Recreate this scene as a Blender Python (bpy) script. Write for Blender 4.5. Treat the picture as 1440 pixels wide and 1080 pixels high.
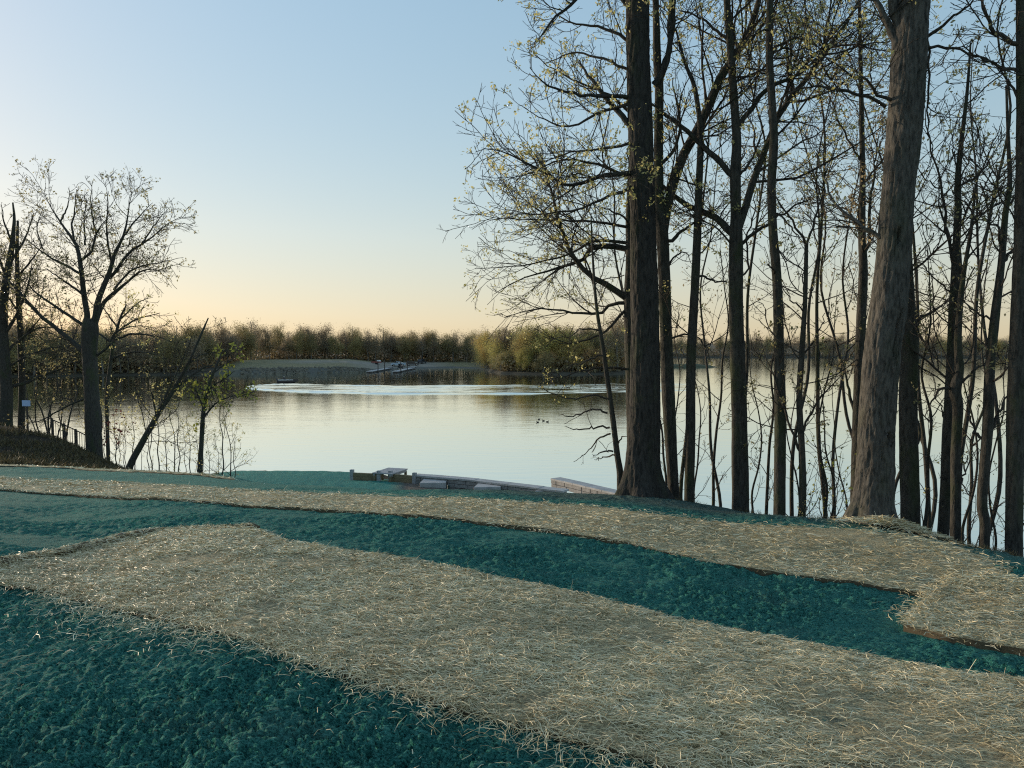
import bpy, bmesh, math, random
import numpy as np
from mathutils import Vector, Matrix

random.seed(7)
RNG = np.random.default_rng(11)
sc = bpy.context.scene
for o in list(bpy.data.objects):
    bpy.data.objects.remove(o)
COL = sc.collection

# ------------------------------------------------------------------ camera
EYE = 8.0                       # metres above the lake
FPX = 1080.0                    # focal length in photograph pixels (1440 wide)
PITCH = math.atan((540 - 488) / FPX)
cd = bpy.data.cameras.new('camera')
cam = bpy.data.objects.new('camera', cd)
COL.objects.link(cam)
cam.location = (0, 0, EYE)
cam.rotation_euler = (math.pi / 2 - PITCH, 0, 0)
cd.sensor_width = 36
cd.lens = 36 * FPX / 1440
cd.clip_start = 0.05
cd.clip_end = 9000
sc.camera = cam

# ------------------------------------------------------------------ sky, sun, exposure
SUN_AZ = math.radians(-58)      # from +Y, negative is to the west of the view
SUN_EL = math.radians(5.5)
w = bpy.data.worlds.new('World')
sc.world = w
w.use_nodes = True
nt = w.node_tree
nt.nodes.clear()
out = nt.nodes.new('ShaderNodeOutputWorld')
bg = nt.nodes.new('ShaderNodeBackground')
sky = nt.nodes.new('ShaderNodeTexSky')
sky.sky_type = 'NISHITA'
sky.sun_disc = False
sky.sun_elevation = SUN_EL
sky.sun_rotation = SUN_AZ
sky.altitude = 0
sky.air_density = 0.85
sky.dust_density = 0.35
sky.ozone_density = 3.0
# the whole sky: a thicker band of horizon air, softened contrast
tcs = nt.nodes.new('ShaderNodeTexCoord')
mps = nt.nodes.new('ShaderNodeMapping'); mps.inputs['Scale'].default_value = (1, 1, 0.5)
gms = nt.nodes.new('ShaderNodeGamma'); gms.inputs[1].default_value = 0.4
hss = nt.nodes.new('ShaderNodeHueSaturation'); hss.inputs['Saturation'].default_value = 1.45
tnt = nt.nodes.new('ShaderNodeMix'); tnt.data_type = 'RGBA'; tnt.blend_type = 'MULTIPLY'
tnt.inputs[0].default_value = 1.0; tnt.inputs[7].default_value = (1.03, 0.9, 0.86, 1)
nt.links.new(tcs.outputs['Generated'], mps.inputs[0]); nt.links.new(mps.outputs[0], sky.inputs[0])
nt.links.new(sky.outputs[0], gms.inputs[0]); nt.links.new(gms.outputs[0], hss.inputs['Color'])
nt.links.new(hss.outputs[0], tnt.inputs[6])
bg.inputs['Strength'].default_value = 0.15
nt.links.new(tnt.outputs[2], bg.inputs[0])
nt.links.new(bg.outputs[0], out.inputs[0])

sd = bpy.data.lights.new('sun', 'SUN')
sd.energy = 1.3
sd.angle = math.radians(3)
sd.color = (1.0, 0.82, 0.6)
sun = bpy.data.objects.new('sun', sd)
COL.objects.link(sun)
sdir = Vector((math.sin(SUN_AZ) * math.cos(SUN_EL), math.cos(SUN_AZ) * math.cos(SUN_EL), math.sin(SUN_EL)))
sun.rotation_euler = sdir.to_track_quat('Z', 'Y').to_euler()
sun.location = (-60, 40, 40)
vs = sc.view_settings
vs.view_transform = 'Standard'
vs.look = 'None'
vs.gamma = 1
vs.exposure = 1.8
vs.use_curve_mapping = False
sc.cycles.max_bounces = 6
sc.cycles.use_denoising = False
sc.cycles.filter_width = 1.15
sc.cycles.transparent_max_bounces = 12

# ------------------------------------------------------------------ helpers: projection
CP, SP = math.cos(PITCH), math.sin(PITCH)

def ray(px, py):
    """world direction through a photograph pixel, scaled so that its forward part is 1"""
    a = (np.asarray(px, float) - 720) / FPX
    b = (540 - np.asarray(py, float)) / FPX
    y = CP + b * SP
    return a / y, (b * CP - SP) / y          # dx per metre forward, dz per metre forward

def P(px, py, d):
    u, v = ray(px, py)
    return np.array([float(u) * d, d, EYE + float(v) * d])

def on_plane(px, py, z):
    u, v = ray(px, py)
    d = (z - EYE) / v
    return np.array([float(u * d), float(d), z])

# ------------------------------------------------------------------ helpers: noise
def _hash(ix, iy, iz, seed):
    h = (ix.astype(np.int64) * 374761393 + iy.astype(np.int64) * 668265263 + iz.astype(np.int64) * 2147483647 + seed * 144665) & 0xFFFFFFFF
    h = ((h ^ (h >> 13)) * 1274126177) & 0xFFFFFFFF
    h = (h ^ (h >> 16)) & 0xFFFFFFFF
    return h.astype(np.float64) / 4294967295.0

def vnoise(x, y, z=None, seed=0):
    """value noise, -1..1"""
    x = np.asarray(x, float); y = np.asarray(y, float)
    z = np.zeros_like(x) if z is None else np.asarray(z, float)
    ix, iy, iz = np.floor(x), np.floor(y), np.floor(z)
    fx, fy, fz = x - ix, y - iy, z - iz
    fx = fx * fx * (3 - 2 * fx); fy = fy * fy * (3 - 2 * fy); fz = fz * fz * (3 - 2 * fz)
    r = 0
    for dx in (0, 1):
        wx = fx if dx else 1 - fx
        for dy in (0, 1):
            wy = fy if dy else 1 - fy
            for dz in (0, 1):
                wz = fz if dz else 1 - fz
                r = r + wx * wy * wz * _hash(ix + dx, iy + dy, iz + dz, seed)
    return r * 2 - 1

def fbm(x, y, z=None, oct=4, seed=0, gain=0.5):
    a, s, t = 1.0, 0, 0
    x = np.asarray(x, float); y = np.asarray(y, float)
    zz = None if z is None else np.asarray(z, float)
    for k in range(oct):
        s = s + a * vnoise(x, y, zz, seed + k * 17)
        t += a
        a *= gain
        x = x * 2.03 + 1.7; y = y * 2.03 - 3.1
        zz = None if zz is None else zz * 2.03 + 0.7
    return s / t

# ------------------------------------------------------------------ helpers: meshes and objects
def mesh_np(name, V, F, smooth=True):
    V = np.ascontiguousarray(np.asarray(V, np.float32).reshape(-1, 3))
    F = np.ascontiguousarray(np.asarray(F, np.int32))
    k = F.shape[1]
    me = bpy.data.meshes.new(name)
    me.vertices.add(len(V)); me.vertices.foreach_set('co', V.ravel())
    me.loops.add(F.size); me.loops.foreach_set('vertex_index', F.ravel())
    me.polygons.add(len(F))
    me.polygons.foreach_set('loop_start', np.arange(0, F.size, k, dtype=np.int32))
    me.polygons.foreach_set('use_smooth', np.full(len(F), smooth, dtype=bool))
    me.update(calc_edges=True)
    return me

def link(name, me, mat=None, parent=None):
    o = bpy.data.objects.new(name, me)
    COL.objects.link(o)
    if mat is not None and me is not None and not me.materials:
        me.materials.append(mat)
    if parent is not None:
        o.parent = parent
        o.matrix_parent_inverse = Matrix.Translation(parent.location).inverted() if parent.rotation_euler.z == 0 else parent_matrix(parent).inverted()
    return o

def parent_matrix(p):
    return Matrix.Translation(p.location) @ p.rotation_euler.to_matrix().to_4x4()

def local(name, me, mat, parent):
    """child whose mesh is given in the parent's own frame"""
    o = bpy.data.objects.new(name, me)
    COL.objects.link(o)
    if mat is not None and not me.materials:
        me.materials.append(mat)
    o.parent = parent
    return o

def empty(name, loc, rz=0.0):
    o = bpy.data.objects.new(name, None)
    COL.objects.link(o)
    o.location = tuple(float(c) for c in loc); o.rotation_euler = (0, 0, rz)
    o.empty_display_size = 0.2
    return o

def tag(o, label=None, cat=None, group=None, kind=None):
    if label: o['label'] = label
    if cat: o['category'] = cat
    if group: o['group'] = group
    if kind: o['kind'] = kind
    return o

def grid_faces(n, m, wrap=False):
    i = np.arange(n - 1)[:, None]
    if wrap:
        j = np.arange(m)[None, :]; j2 = (j + 1) % m
    else:
        j = np.arange(m - 1)[None, :]; j2 = j + 1
    a = i * m + j; b = i * m + j2; c = (i + 1) * m + j2; d = (i + 1) * m + j
    return np.stack([a, b, c, d], -1).reshape(-1, 4)

class BM:
    """collects simple solids into one mesh"""
    def __init__(s): s.b = bmesh.new()
    def box(s, c, size, rz=0.0, bev=0.0, rx=0.0, ry=0.0):
        r = bmesh.ops.create_cube(s.b, size=1.0)
        vs_ = r['verts']
        M = Matrix.Translation(Vector(c)) @ Matrix.Rotation(rz, 4, 'Z') @ Matrix.Rotation(ry, 4, 'Y') @ Matrix.Rotation(rx, 4, 'X') @ Matrix.Diagonal((size[0], size[1], size[2], 1))
        bmesh.ops.transform(s.b, matrix=M, verts=vs_)
        if bev:
            es = list({e for v in vs_ for e in v.link_edges})
            bmesh.ops.bevel(s.b, geom=es, offset=bev, segments=2, affect='EDGES', profile=0.6)
        return s
    def tube(s, a, b, r0, r1=None, n=10):
        a, b = Vector(a), Vector(b)
        r1 = r0 if r1 is None else r1
        L = (b - a).length
        M = Matrix.Translation((a + b) / 2) @ (b - a).to_track_quat('Z', 'Y').to_matrix().to_4x4()
        bmesh.ops.create_cone(s.b, cap_ends=True, segments=n, radius1=r0, radius2=r1, depth=L, matrix=M)
        return s
    def ball(s, c, r, scale=(1, 1, 1), rz=0.0, sub=2):
        M = Matrix.Translation(Vector(c)) @ Matrix.Rotation(rz, 4, 'Z') @ Matrix.Diagonal((r * scale[0], r * scale[1], r * scale[2], 1))
        bmesh.ops.create_icosphere(s.b, subdivisions=sub, radius=1.0, matrix=M)
        return s
    def prism(s, prof, y0, y1):
        """profile in x-z swept along y"""
        a = [s.b.verts.new((x, y0, z)) for x, z in prof]
        b = [s.b.verts.new((x, y1, z)) for x, z in prof]
        n = len(prof)
        s.b.faces.new(a[::-1]); s.b.faces.new(b)
        for i in range(n):
            s.b.faces.new((a[i], a[(i + 1) % n], b[(i + 1) % n], b[i]))
        return s
    def done(s, name, smooth=False):
        bmesh.ops.recalc_face_normals(s.b, faces=s.b.faces)
        me = bpy.data.meshes.new(name)
        s.b.to_mesh(me); s.b.free()
        for p in me.polygons: p.use_smooth = smooth
        return me

# ------------------------------------------------------------------ materials
def new_mat(name):
    m = bpy.data.materials.new(name)
    m.use_nodes = True
    n = m.node_tree
    b = n.nodes.get('Principled BSDF')
    return m, n, b

def N(n, t, **kw):
    x = n.nodes.new(t)
    for k, v in kw.items():
        if k in x.inputs: x.inputs[k].default_value = v
        else: setattr(x, k, v)
    return x

def ramp(n, fac, stops):
    r = n.nodes.new('ShaderNodeValToRGB')
    el = r.color_ramp.elements
    while len(el) < len(stops): el.new(0.5)
    for e, (p, c) in zip(el, stops):
        e.position = p; e.color = (*c, 1)
    n.links.new(fac, r.inputs[0])
    return r.outputs[0]

def coords(n, kind='Object', scale=(1, 1, 1)):
    if kind == 'World':
        g = n.nodes.new('ShaderNodeNewGeometry'); s = g.outputs['Position']
    else:
        g = n.nodes.new('ShaderNodeTexCoord'); s = g.outputs[kind]
    mp = n.nodes.new('ShaderNodeMapping'); mp.inputs['Scale'].default_value = scale
    n.links.new(s, mp.inputs[0])
    return mp.outputs[0]

def noise(n, vec, scale, detail=4, rough=0.55, dist=0.0):
    t = N(n, 'ShaderNodeTexNoise', Scale=scale, Detail=detail, Roughness=rough, Distortion=dist)
    n.links.new(vec, t.inputs['Vector'])
    return t.outputs['Fac']

def mixc(n, fac, a, b, blend='MIX'):
    x = n.nodes.new('ShaderNodeMix'); x.data_type = 'RGBA'; x.blend_type = blend
    for sock, v in ((x.inputs[0], fac), (x.inputs[6], a), (x.inputs[7], b)):
        if isinstance(v, (int, float)): sock.default_value = v
        elif isinstance(v, tuple): sock.default_value = (*v, 1) if len(v) == 3 else v
        else: n.links.new(v, sock)
    return x.outputs[2]

def math_n(n, op, a, b=None, clamp=False):
    x = n.nodes.new('ShaderNodeMath'); x.operation = op; x.use_clamp = clamp
    for i, v in enumerate((a, b)):
        if v is None: continue
        if isinstance(v, (int, float)): x.inputs[i].default_value = v
        else: n.links.new(v, x.inputs[i])
    return x.outputs[0]

def bump(n, b, height, strength=0.5, dist=0.02):
    x = N(n, 'ShaderNodeBump', Strength=strength, Distance=dist)
    n.links.new(height, x.inputs['Height'])
    n.links.new(x.outputs[0], b.inputs['Normal'])

def simple_mat(name, col, rough=0.7, var=0.25, scale=6.0, metallic=0.0, bmp=0.2, bdist=0.01):
    m, n, b = new_mat(name)
    v = coords(n, 'Object')
    f = noise(n, v, scale, 5)
    dark = tuple(c * (1 - var) for c in col); light = tuple(min(1, c * (1 + var)) for c in col)
    n.links.new(ramp(n, f, [(0.25, dark), (0.75, light)]), b.inputs['Base Color'])
    b.inputs['Roughness'].default_value = rough
    b.inputs['Metallic'].default_value = metallic
    if bmp: bump(n, b, noise(n, v, scale * 5, 4), bmp, bdist)
    return m

def bark_mat(name, dark, light, moss=0.0, vs_=9.0):
    m, n, b = new_mat(name)
    v = coords(n, 'World', (1, 1, 0.26))
    f1 = noise(n, v, vs_ * 3.2, 6, 0.62, 0.4)
    v2 = coords(n, 'World', (1, 1, 0.5))
    f2 = noise(n, v2, 2.3, 4)
    c = ramp(n, f1, [(0.3, dark), (0.56, light), (0.85, tuple(x * 1.25 for x in light))])
    c = mixc(n, math_n(n, 'MULTIPLY', f2, 0.5), c, tuple(x * 0.8 for x in dark))
    if moss:
        f3 = noise(n, v2, 3.1, 5, 0.6)
        fm = ramp(n, f3, [(0.5, (0, 0, 0)), (0.68, (moss, moss, moss))])
        c = mixc(n, fm, c, (0.045, 0.06, 0.022))
    n.links.new(c, b.inputs['Base Color'])
    b.inputs['Roughness'].default_value = 0.9
    b.inputs['Specular IOR Level'].default_value = 0.2
    bump(n, b, f1, 0.9, 0.03)
    return m

def leaf_mat(name, c0, c1, transl=0.4, per='island'):
    m, n, b = new_mat(name)
    if per == 'island':
        g = n.nodes.new('ShaderNodeNewGeometry'); f = g.outputs['Random Per Island']
        c = ramp(n, f, [(0.0, c0), (1.0, c1)])
    else:
        oi = n.nodes.new('ShaderNodeObjectInfo')
        g = n.nodes.new('ShaderNodeNewGeometry')
        c = ramp(n, oi.outputs['Random'], [(0.0, c0), (0.55, tuple((x + y) / 2 for x, y in zip(c0, c1))), (1.0, c1)])
        v = ramp(n, g.outputs['Random Per Island'], [(0.0, (0.65, 0.65, 0.65)), (1.0, (1.3, 1.25, 1.15))])
        c = mixc(n, 1.0, c, v, 'MULTIPLY')
    n.links.new(c, b.inputs['Base Color'])
    b.inputs['Roughness'].default_value = 0.6
    b.inputs['Specular IOR Level'].default_value = 0.25
    tr = n.nodes.new('ShaderNodeBsdfTranslucent')
    n.links.new(c, tr.inputs['Color'])
    mx = n.nodes.new('ShaderNodeMixShader'); mx.inputs[0].default_value = transl
    o = n.nodes['Material Output']
    n.links.new(b.outputs[0], mx.inputs[1]); n.links.new(tr.outputs[0], mx.inputs[2]); n.links.new(mx.outputs[0], o.inputs['Surface'])
    return m

def straw_mat(name, c0, c1, c2):
    m, n, b = new_mat(name)
    g = n.nodes.new('ShaderNodeNewGeometry')
    c = ramp(n, g.outputs['Random Per Island'], [(0.0, c0), (0.5, c1), (1.0, c2)])
    big = noise(n, coords(n, 'World'), 1.3, 3)
    c = mixc(n, ramp(n, big, [(0.35, (0, 0, 0)), (0.7, (0.45, 0.45, 0.45))]), c, c0)
    n.links.new(c, b.inputs['Base Color'])
    b.inputs['Roughness'].default_value = 0.55
    return m

M = {}
M['bark_old'] = bark_mat('bark_old', (0.013, 0.0125, 0.012), (0.06, 0.055, 0.049), 0.35)
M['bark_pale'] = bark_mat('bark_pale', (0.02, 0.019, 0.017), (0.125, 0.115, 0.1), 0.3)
M['bark_grey'] = bark_mat('bark_grey', (0.02, 0.019, 0.017), (0.08, 0.074, 0.062), 0.6)
M['bark_twig'] = bark_mat('bark_twig', (0.03, 0.026, 0.022), (0.085, 0.072, 0.058), 0.0, 14)
M['leaf_gold'] = leaf_mat('leaf_gold', (0.36, 0.33, 0.1), (0.68, 0.6, 0.28), 0.55)
M['leaf_pink'] = leaf_mat('leaf_pink', (0.28, 0.2, 0.09), (0.55, 0.42, 0.24), 0.5)
M['leaf_green'] = leaf_mat('leaf_green', (0.24, 0.25, 0.04), (0.5, 0.46, 0.1), 0.55)
M['leaf_dusk'] = leaf_mat('leaf_dusk', (0.2, 0.18, 0.08), (0.48, 0.41, 0.19), 0.5)
M['leaf_red'] = leaf_mat('leaf_red', (0.12, 0.02, 0.015), (0.22, 0.05, 0.03), 0.35)
M['straw'] = straw_mat('straw', (0.3, 0.23, 0.11), (0.7, 0.585, 0.325), (0.92, 0.82, 0.57))
M['water_weed'] = simple_mat('water_weed', (0.05, 0.055, 0.03))

# ------------------------------------------------------------------ the terrain as heights over (bearing, range)
# each column: photograph x, then (forward distance, drop below the eye)
COLS = {
    -900: [(0, 1.6), (5, 1.5), (12, 1.9), (20, 2.6), (30, 3.4), (45, 3.6), (60, 5), (80, 8), (110, 10)],
    -250: [(0, 1.6), (5.2, 1.58), (10, 2.0), (16, 2.75), (24, 3.5), (30, 3.9), (38, 3.0), (46, 3.6), (60, 7.2), (70, 9), (110, 10)],
    0:    [(0, 1.6), (5.17, 1.61), (6, 1.68), (10, 2.13), (14, 2.62), (18.5, 3.03), (23, 3.5), (27, 4.2), (30.5, 4.45), (36, 3.5), (39, 3.8), (48, 6.6), (56, 8.6), (110, 10)],
    60:   [(0, 1.6), (4.9, 1.6), (9, 2.1), (13, 2.55), (17.3, 2.95), (22.6, 3.5), (27, 4.25), (30, 4.5), (36, 3.75), (38.5, 4.2), (46, 6.8), (54, 8.6), (110, 10)],
    130:  [(0, 1.6), (4.5, 1.57), (8, 1.98), (12, 2.4), (16.3, 2.83), (22, 3.5), (27, 4.35), (30, 4.75), (35, 4.75), (38, 5.6), (44, 7.2), (50, 8.5), (110, 10)],
    200:  [(0, 1.6), (4.3, 1.55), (8, 1.92), (11.6, 2.3), (15.5, 2.73), (21, 3.3), (26, 4.35), (30, 4.95), (34, 6.0), (40, 7.4), (46, 8.4), (110, 10)],
    320:  [(0, 1.6), (3.98, 1.51), (7.6, 1.84), (10.8, 2.22), (14.3, 2.58), (18.5, 3.05), (20, 3.3), (22, 4.0), (26, 5.5), (31, 6.7), (37, 7.25), (44, 7.35), (48.5, 7.65), (50, 8.3), (60, 9), (110, 10)],
    480:  [(0, 1.6), (3.6, 1.53), (7.0, 1.83), (9.7, 2.1), (12.8, 2.4), (15.5, 2.79), (18, 3.7), (24, 5.6), (31, 7.0), (38, 7.35), (45, 7.4), (48, 7.6), (49.5, 8.4), (60, 9.2), (110, 10)],
    640:  [(0, 1.6), (3.24, 1.545), (6.4, 1.83), (8.77, 2.01), (11.6, 2.235), (13.3, 2.46), (16, 3.5), (22, 5.6), (29, 7.1), (36, 7.4), (43, 7.45), (45, 8.4), (60, 9.5), (110, 10)],
    800:  [(0, 1.6), (3.0, 1.55), (5.9, 1.87), (8.0, 2.0), (10.6, 2.16), (12.6, 2.4), (15, 3.3), (20, 5.3), (26, 7.1), (33, 7.5), (36.5, 7.5), (38.5, 8.4), (60, 9.5), (110, 10)],
    900:  [(0, 1.6), (2.8, 1.56), (5.57, 1.89), (7.62, 2.0), (10.1, 2.13), (11.8, 2.27), (12.6, 2.5), (15, 3.6), (20, 5.7), (26, 7.7), (29, 8.4), (60, 10), (110, 10)],
    1040: [(0, 1.6), (2.8, 1.6), (5.2, 1.9), (7.1, 2.03), (9.5, 2.14), (11.3, 2.42), (12.2, 2.75), (14, 3.7), (18, 5.6), (24, 8.2), (30, 9), (110, 10)],
    1230: [(0, 1.6), (2.8, 1.62), (4.78, 1.92), (6.53, 2.06), (8.65, 2.07), (9.6, 2.2), (10.4, 2.5), (12, 3.4), (16, 5.5), (21, 8.0), (27, 9), (110, 10)],
    1340: [(0, 1.6), (2.8, 1.64), (4.6, 1.92), (5.8, 2.05), (7.8, 2.08), (8.7, 2.22), (9.6, 2.6), (11, 3.4), (15, 5.6), (20, 8.2), (27, 9), (110, 10)],
    1440: [(0, 1.6), (2.8, 1.65), (4.38, 1.9), (5.0, 2.0), (7.0, 2.05), (7.9, 2.15), (8.9, 2.55), (10.5, 3.5), (14, 5.6), (18.5, 8.0), (25, 9), (110, 10)],
    2000: [(0, 1.6), (3, 1.8), (4.2, 2.0), (5.2, 2.3), (7, 3.4), (10, 5.5), (14, 8.3), (20, 9), (80, 10)],
}
TH_STEP = math.radians(0.75)
TH = np.arange(-math.pi, math.pi + TH_STEP / 2, TH_STEP)
LR = np.linspace(math.log(0.4), math.log(140.0), 700)
def _build_height():
    ths, rows = [], []
    for px in sorted(COLS):
        u = (px - 720) / FPX / CP
        th = math.atan(u)
        pts = np.array(COLS[px], float)
        r = pts[:, 0] / math.cos(th)
        rows.append(np.interp(np.exp(LR), r, pts[:, 1])); ths.append(th)
    back = np.interp(np.exp(LR), [0, 10, 40, 140], [1.6, 1.45, 1.0, 0.5])
    ths = [-math.pi, -math.radians(110)] + ths + [math.radians(110), math.pi]
    rows = [back, back] + rows + [back, back]
    ths = np.array(ths); rows = np.array(rows)
    H = np.empty((len(TH), len(LR)))
    for j in range(len(LR)):
        H[:, j] = np.interp(TH, ths, rows[:, j])
    def smooth(A, axis, s):
        k = np.arange(-int(3 * s) - 1, int(3 * s) + 2); g = np.exp(-0.5 * (k / s) ** 2); g /= g.sum()
        pad = [(0, 0), (0, 0)]; pad[axis] = (len(k) // 2, len(k) // 2)
        B = np.pad(A, pad, mode='edge')
        return np.apply_along_axis(lambda v: np.convolve(v, g, 'valid'), axis, B)
    H = smooth(H, 0, 2.2)
    H = smooth(H, 1, 3.0)
    return EYE - H
HT = _build_height()

def ground(x, y):
    x = np.asarray(x, float); y = np.asarray(y, float)
    th = np.arctan2(x, y); lr = np.log(np.maximum(np.hypot(x, y), 0.41))
    a = np.clip((th + math.pi) / TH_STEP, 0, len(TH) - 1.001)
    b = np.clip((lr - LR[0]) / (LR[1] - LR[0]), 0, len(LR) - 1.001)
    i, j = a.astype(int), b.astype(int); fa, fb = a - i, b - j
    return (HT[i, j] * (1 - fa) + HT[i + 1, j] * fa) * (1 - fb) + (HT[i, j + 1] * (1 - fa) + HT[i + 1, j + 1] * fa) * fb

def hit(px, py):
    """first point of the terrain seen through a photograph pixel"""
    u, v = ray(px, py)
    d = np.exp(np.linspace(math.log(1.2), math.log(90), 3000))
    below = EYE + v * d < ground(u * d, d)
    k = int(np.argmax(below)) if below.any() else len(d) - 1
    return np.array([float(u) * d[k], d[k]])

# ---- ground sheet
def build_ground():
    fine = np.arange(-41.5, 41.51, 0.2)
    th = np.radians(np.concatenate([np.arange(-180, -42, 3.0), fine, np.arange(42.5, 179.9, 3.0)]))
    r = np.concatenate([np.array([0.05, 0.5, 1.0, 1.5, 2.0]), 2.3 * 1.0046 ** np.arange(0, 395), ])
    r = np.concatenate([r, r[-1] * 1.015 ** np.arange(1, 135)])
    r = np.concatenate([r, [130, 160, 220, 400, 900, 2000, 4500]])
    R, T = np.meshgrid(r, th, indexing='ij')
    X, Y = R * np.sin(T), R * np.cos(T)
    Z = ground(X, Y)
    near = np.clip((17 - R) / 9, 0, 1) * np.clip((R - 0.6) / 0.5, 0, 1)
    wx, wy = X + 0.05 * fbm(X * 6, Y * 6, oct=2, seed=61), Y + 0.05 * fbm(X * 6, Y * 6, oct=2, seed=62)
    c1 = 1.1 - 3.0 * np.abs(fbm(wx * 17, wy * 36, oct=3, seed=3))
    c2 = vnoise(X * 75, Y * 85, seed=9)
    rid = fbm(X * 30 + 3, Y * 44, oct=2, seed=5)
    patch = np.clip(0.85 + 1.3 * fbm(X * 1.1, Y * 1.6, oct=3, seed=21), 0.12, 1.25)
    Z = Z + near * patch * (0.024 * c1 + 0.01 * c2 + 0.016 * rid + 0.02 * fbm(X * 5, Y * 5, oct=2, seed=33)).clip(-0.05, 0.032) 
    Z = Z + 0.03 * fbm(X * 0.8, Y * 0.8, oct=3, seed=2) * np.clip(R / 6, 0.2, 1)
    Z = Z + np.clip((R - 14) / 10, 0, 1) * 0.03 * fbm(X * 4, Y * 4, oct=2, seed=8)
    V = np.stack([X, Y, Z], -1).reshape(-1, 3)
    n, m = R.shape
    me = mesh_np('ground', V, grid_faces(n, m, True))
    # what covers the ground where (colour of the thing itself)
    px = 720 + FPX * CP * np.tan(np.clip(T, -1.2, 1.2))
    mound = np.clip((R * np.cos(T) - 25.5) / 1.5, 0, 1) * np.clip((-T - math.radians(24.0)) / math.radians(1.2), 0, 1)
    mound = np.maximum(mound, np.clip((R - 24) / 3, 0, 1) * (T < math.radians(-33)))
    steep = np.clip((Z - EYE + 2.55) / -0.5, 0, 1) * (T > math.radians(6)) * np.clip((R - 8.6) / 0.8, 0, 1)
    soil = np.clip(mound + steep + (Z < 0.25) * 1.0, 0, 1)
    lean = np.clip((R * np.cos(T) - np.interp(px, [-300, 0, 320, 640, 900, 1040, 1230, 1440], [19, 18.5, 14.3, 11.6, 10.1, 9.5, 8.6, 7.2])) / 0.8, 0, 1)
    col = np.zeros((n * m, 4), np.float32); col[:, 3] = 1
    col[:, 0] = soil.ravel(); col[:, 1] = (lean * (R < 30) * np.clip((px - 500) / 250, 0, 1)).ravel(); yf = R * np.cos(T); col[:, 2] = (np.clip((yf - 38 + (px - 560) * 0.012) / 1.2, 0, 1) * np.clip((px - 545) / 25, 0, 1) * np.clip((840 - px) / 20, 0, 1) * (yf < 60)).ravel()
    ca = me.color_attributes.new('cover', 'FLOAT_COLOR', 'POINT')
    ca.data.foreach_set('color', col.ravel())
    m_, nn, b = new_mat('hydromulch_ground')
    at = nn.nodes.new('ShaderNodeVertexColor'); at.layer_name = 'cover'
    sp = nn.nodes.new('ShaderNodeSeparateColor'); nn.links.new(at.outputs[0], sp.inputs[0])
    v = coords(nn, 'World')
    f1 = noise(nn, coords(nn, 'World', (0.6, 1.4, 1)), 95, 6, 0.66)
    f2 = noise(nn, coords(nn, 'World', (0.8, 1.4, 1)), 1.5, 5, 0.6)
    f3 = noise(nn, v, 90, 3, 0.6)
    c = ramp(nn, f1, [(0.37, (0.006, 0.05, 0.04)), (0.47, (0.036, 0.235, 0.19)), (0.62, (0.14, 0.46, 0.37))])
    pale = ramp(nn, f2, [(0.56, (0, 0, 0)), (0.72, (0.55, 0.55, 0.55))])
    c = mixc(nn, pale, c, (0.13, 0.27, 0.23))
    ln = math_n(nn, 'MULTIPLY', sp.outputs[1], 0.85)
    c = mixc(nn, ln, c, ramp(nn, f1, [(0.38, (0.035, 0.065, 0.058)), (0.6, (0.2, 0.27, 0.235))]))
    c = mixc(nn, sp.outputs[2], c, ramp(nn, noise(nn, v, 9, 5, 0.7), [(0.35, (0.1, 0.085, 0.07)), (0.65, (0.22, 0.2, 0.175))]))
    soilc = ramp(nn, noise(nn, v, 5, 6, 0.7), [(0.3, (0.022, 0.018, 0.012)), (0.55, (0.05, 0.042, 0.028)), (0.8, (0.06, 0.07, 0.03))])
    c = mixc(nn, sp.outputs[0], c, soilc)
    nn.links.new(c, b.inputs['Base Color'])
    b.inputs['Roughness'].default_value = 0.95
    b.inputs['Specular IOR Level'].default_value = 0.15
    hsum = math_n(nn, 'ADD', f1, math_n(nn, 'MULTIPLY', f3, 0.5))
    bump(nn, b, hsum, 1.0, 0.08)
    o = link('ground', me, m_)
    tag(o, 'hillside sprayed with teal hydromulch sloping down to the lake', 'ground', kind='structure')
build_ground()

# ---- water
def water_mat(name, amp=1.0, wave=1.0):
    m, n, b = new_mat(name)
    b.inputs['Base Color'].default_value = (0.018, 0.026, 0.026, 1)
    b.inputs['Roughness'].default_value = 0.05
    b.inputs['IOR'].default_value = 1.4
    v = coords(n, 'World', (0.28, 1.0, 1.0))
    f = noise(n, v, 1.3 * wave, 4, 0.55, 0.3)
    v2 = coords(n, 'World', (0.35, 1.0, 1.0))
    g = noise(n, v2, 0.16, 3, 0.5)
    h = math_n(n, 'MULTIPLY', f, math_n(n, 'ADD', math_n(n, 'MULTIPLY', g, 1.2), 0.1))
    bump(n, b, h, 0.075 * amp, 0.25)
    gl = n.nodes.new('ShaderNodeBsdfGlossy'); gl.inputs['Roughness'].default_value = 0.05; gl.inputs['Color'].default_value = (0.97, 0.985, 0.93, 1)
    n.links.new(b.inputs['Normal'].links[0].from_socket, gl.inputs['Normal'])
    mx = n.nodes.new('ShaderNodeMixShader'); mx.inputs[0].default_value = 0.88
    n.links.new(b.outputs[0], mx.inputs[1]); n.links.new(gl.outputs[0], mx.inputs[2]); n.links.new(mx.outputs[0], n.nodes['Material Output'].inputs['Surface'])
    return m
M['water'] = water_mat('water')
M['wake'] = water_mat('wake_water', 1.8, 1.0)
S = 6000
wm = mesh_np('water', [(-S, -S, 0), (S, -S, 0), (S, S, 0), (-S, S, 0)], [(0, 1, 2, 3)])
o = link('water', wm, M['water']); tag(o, 'calm lake reflecting the evening sky', 'lake', kind='structure')

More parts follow.
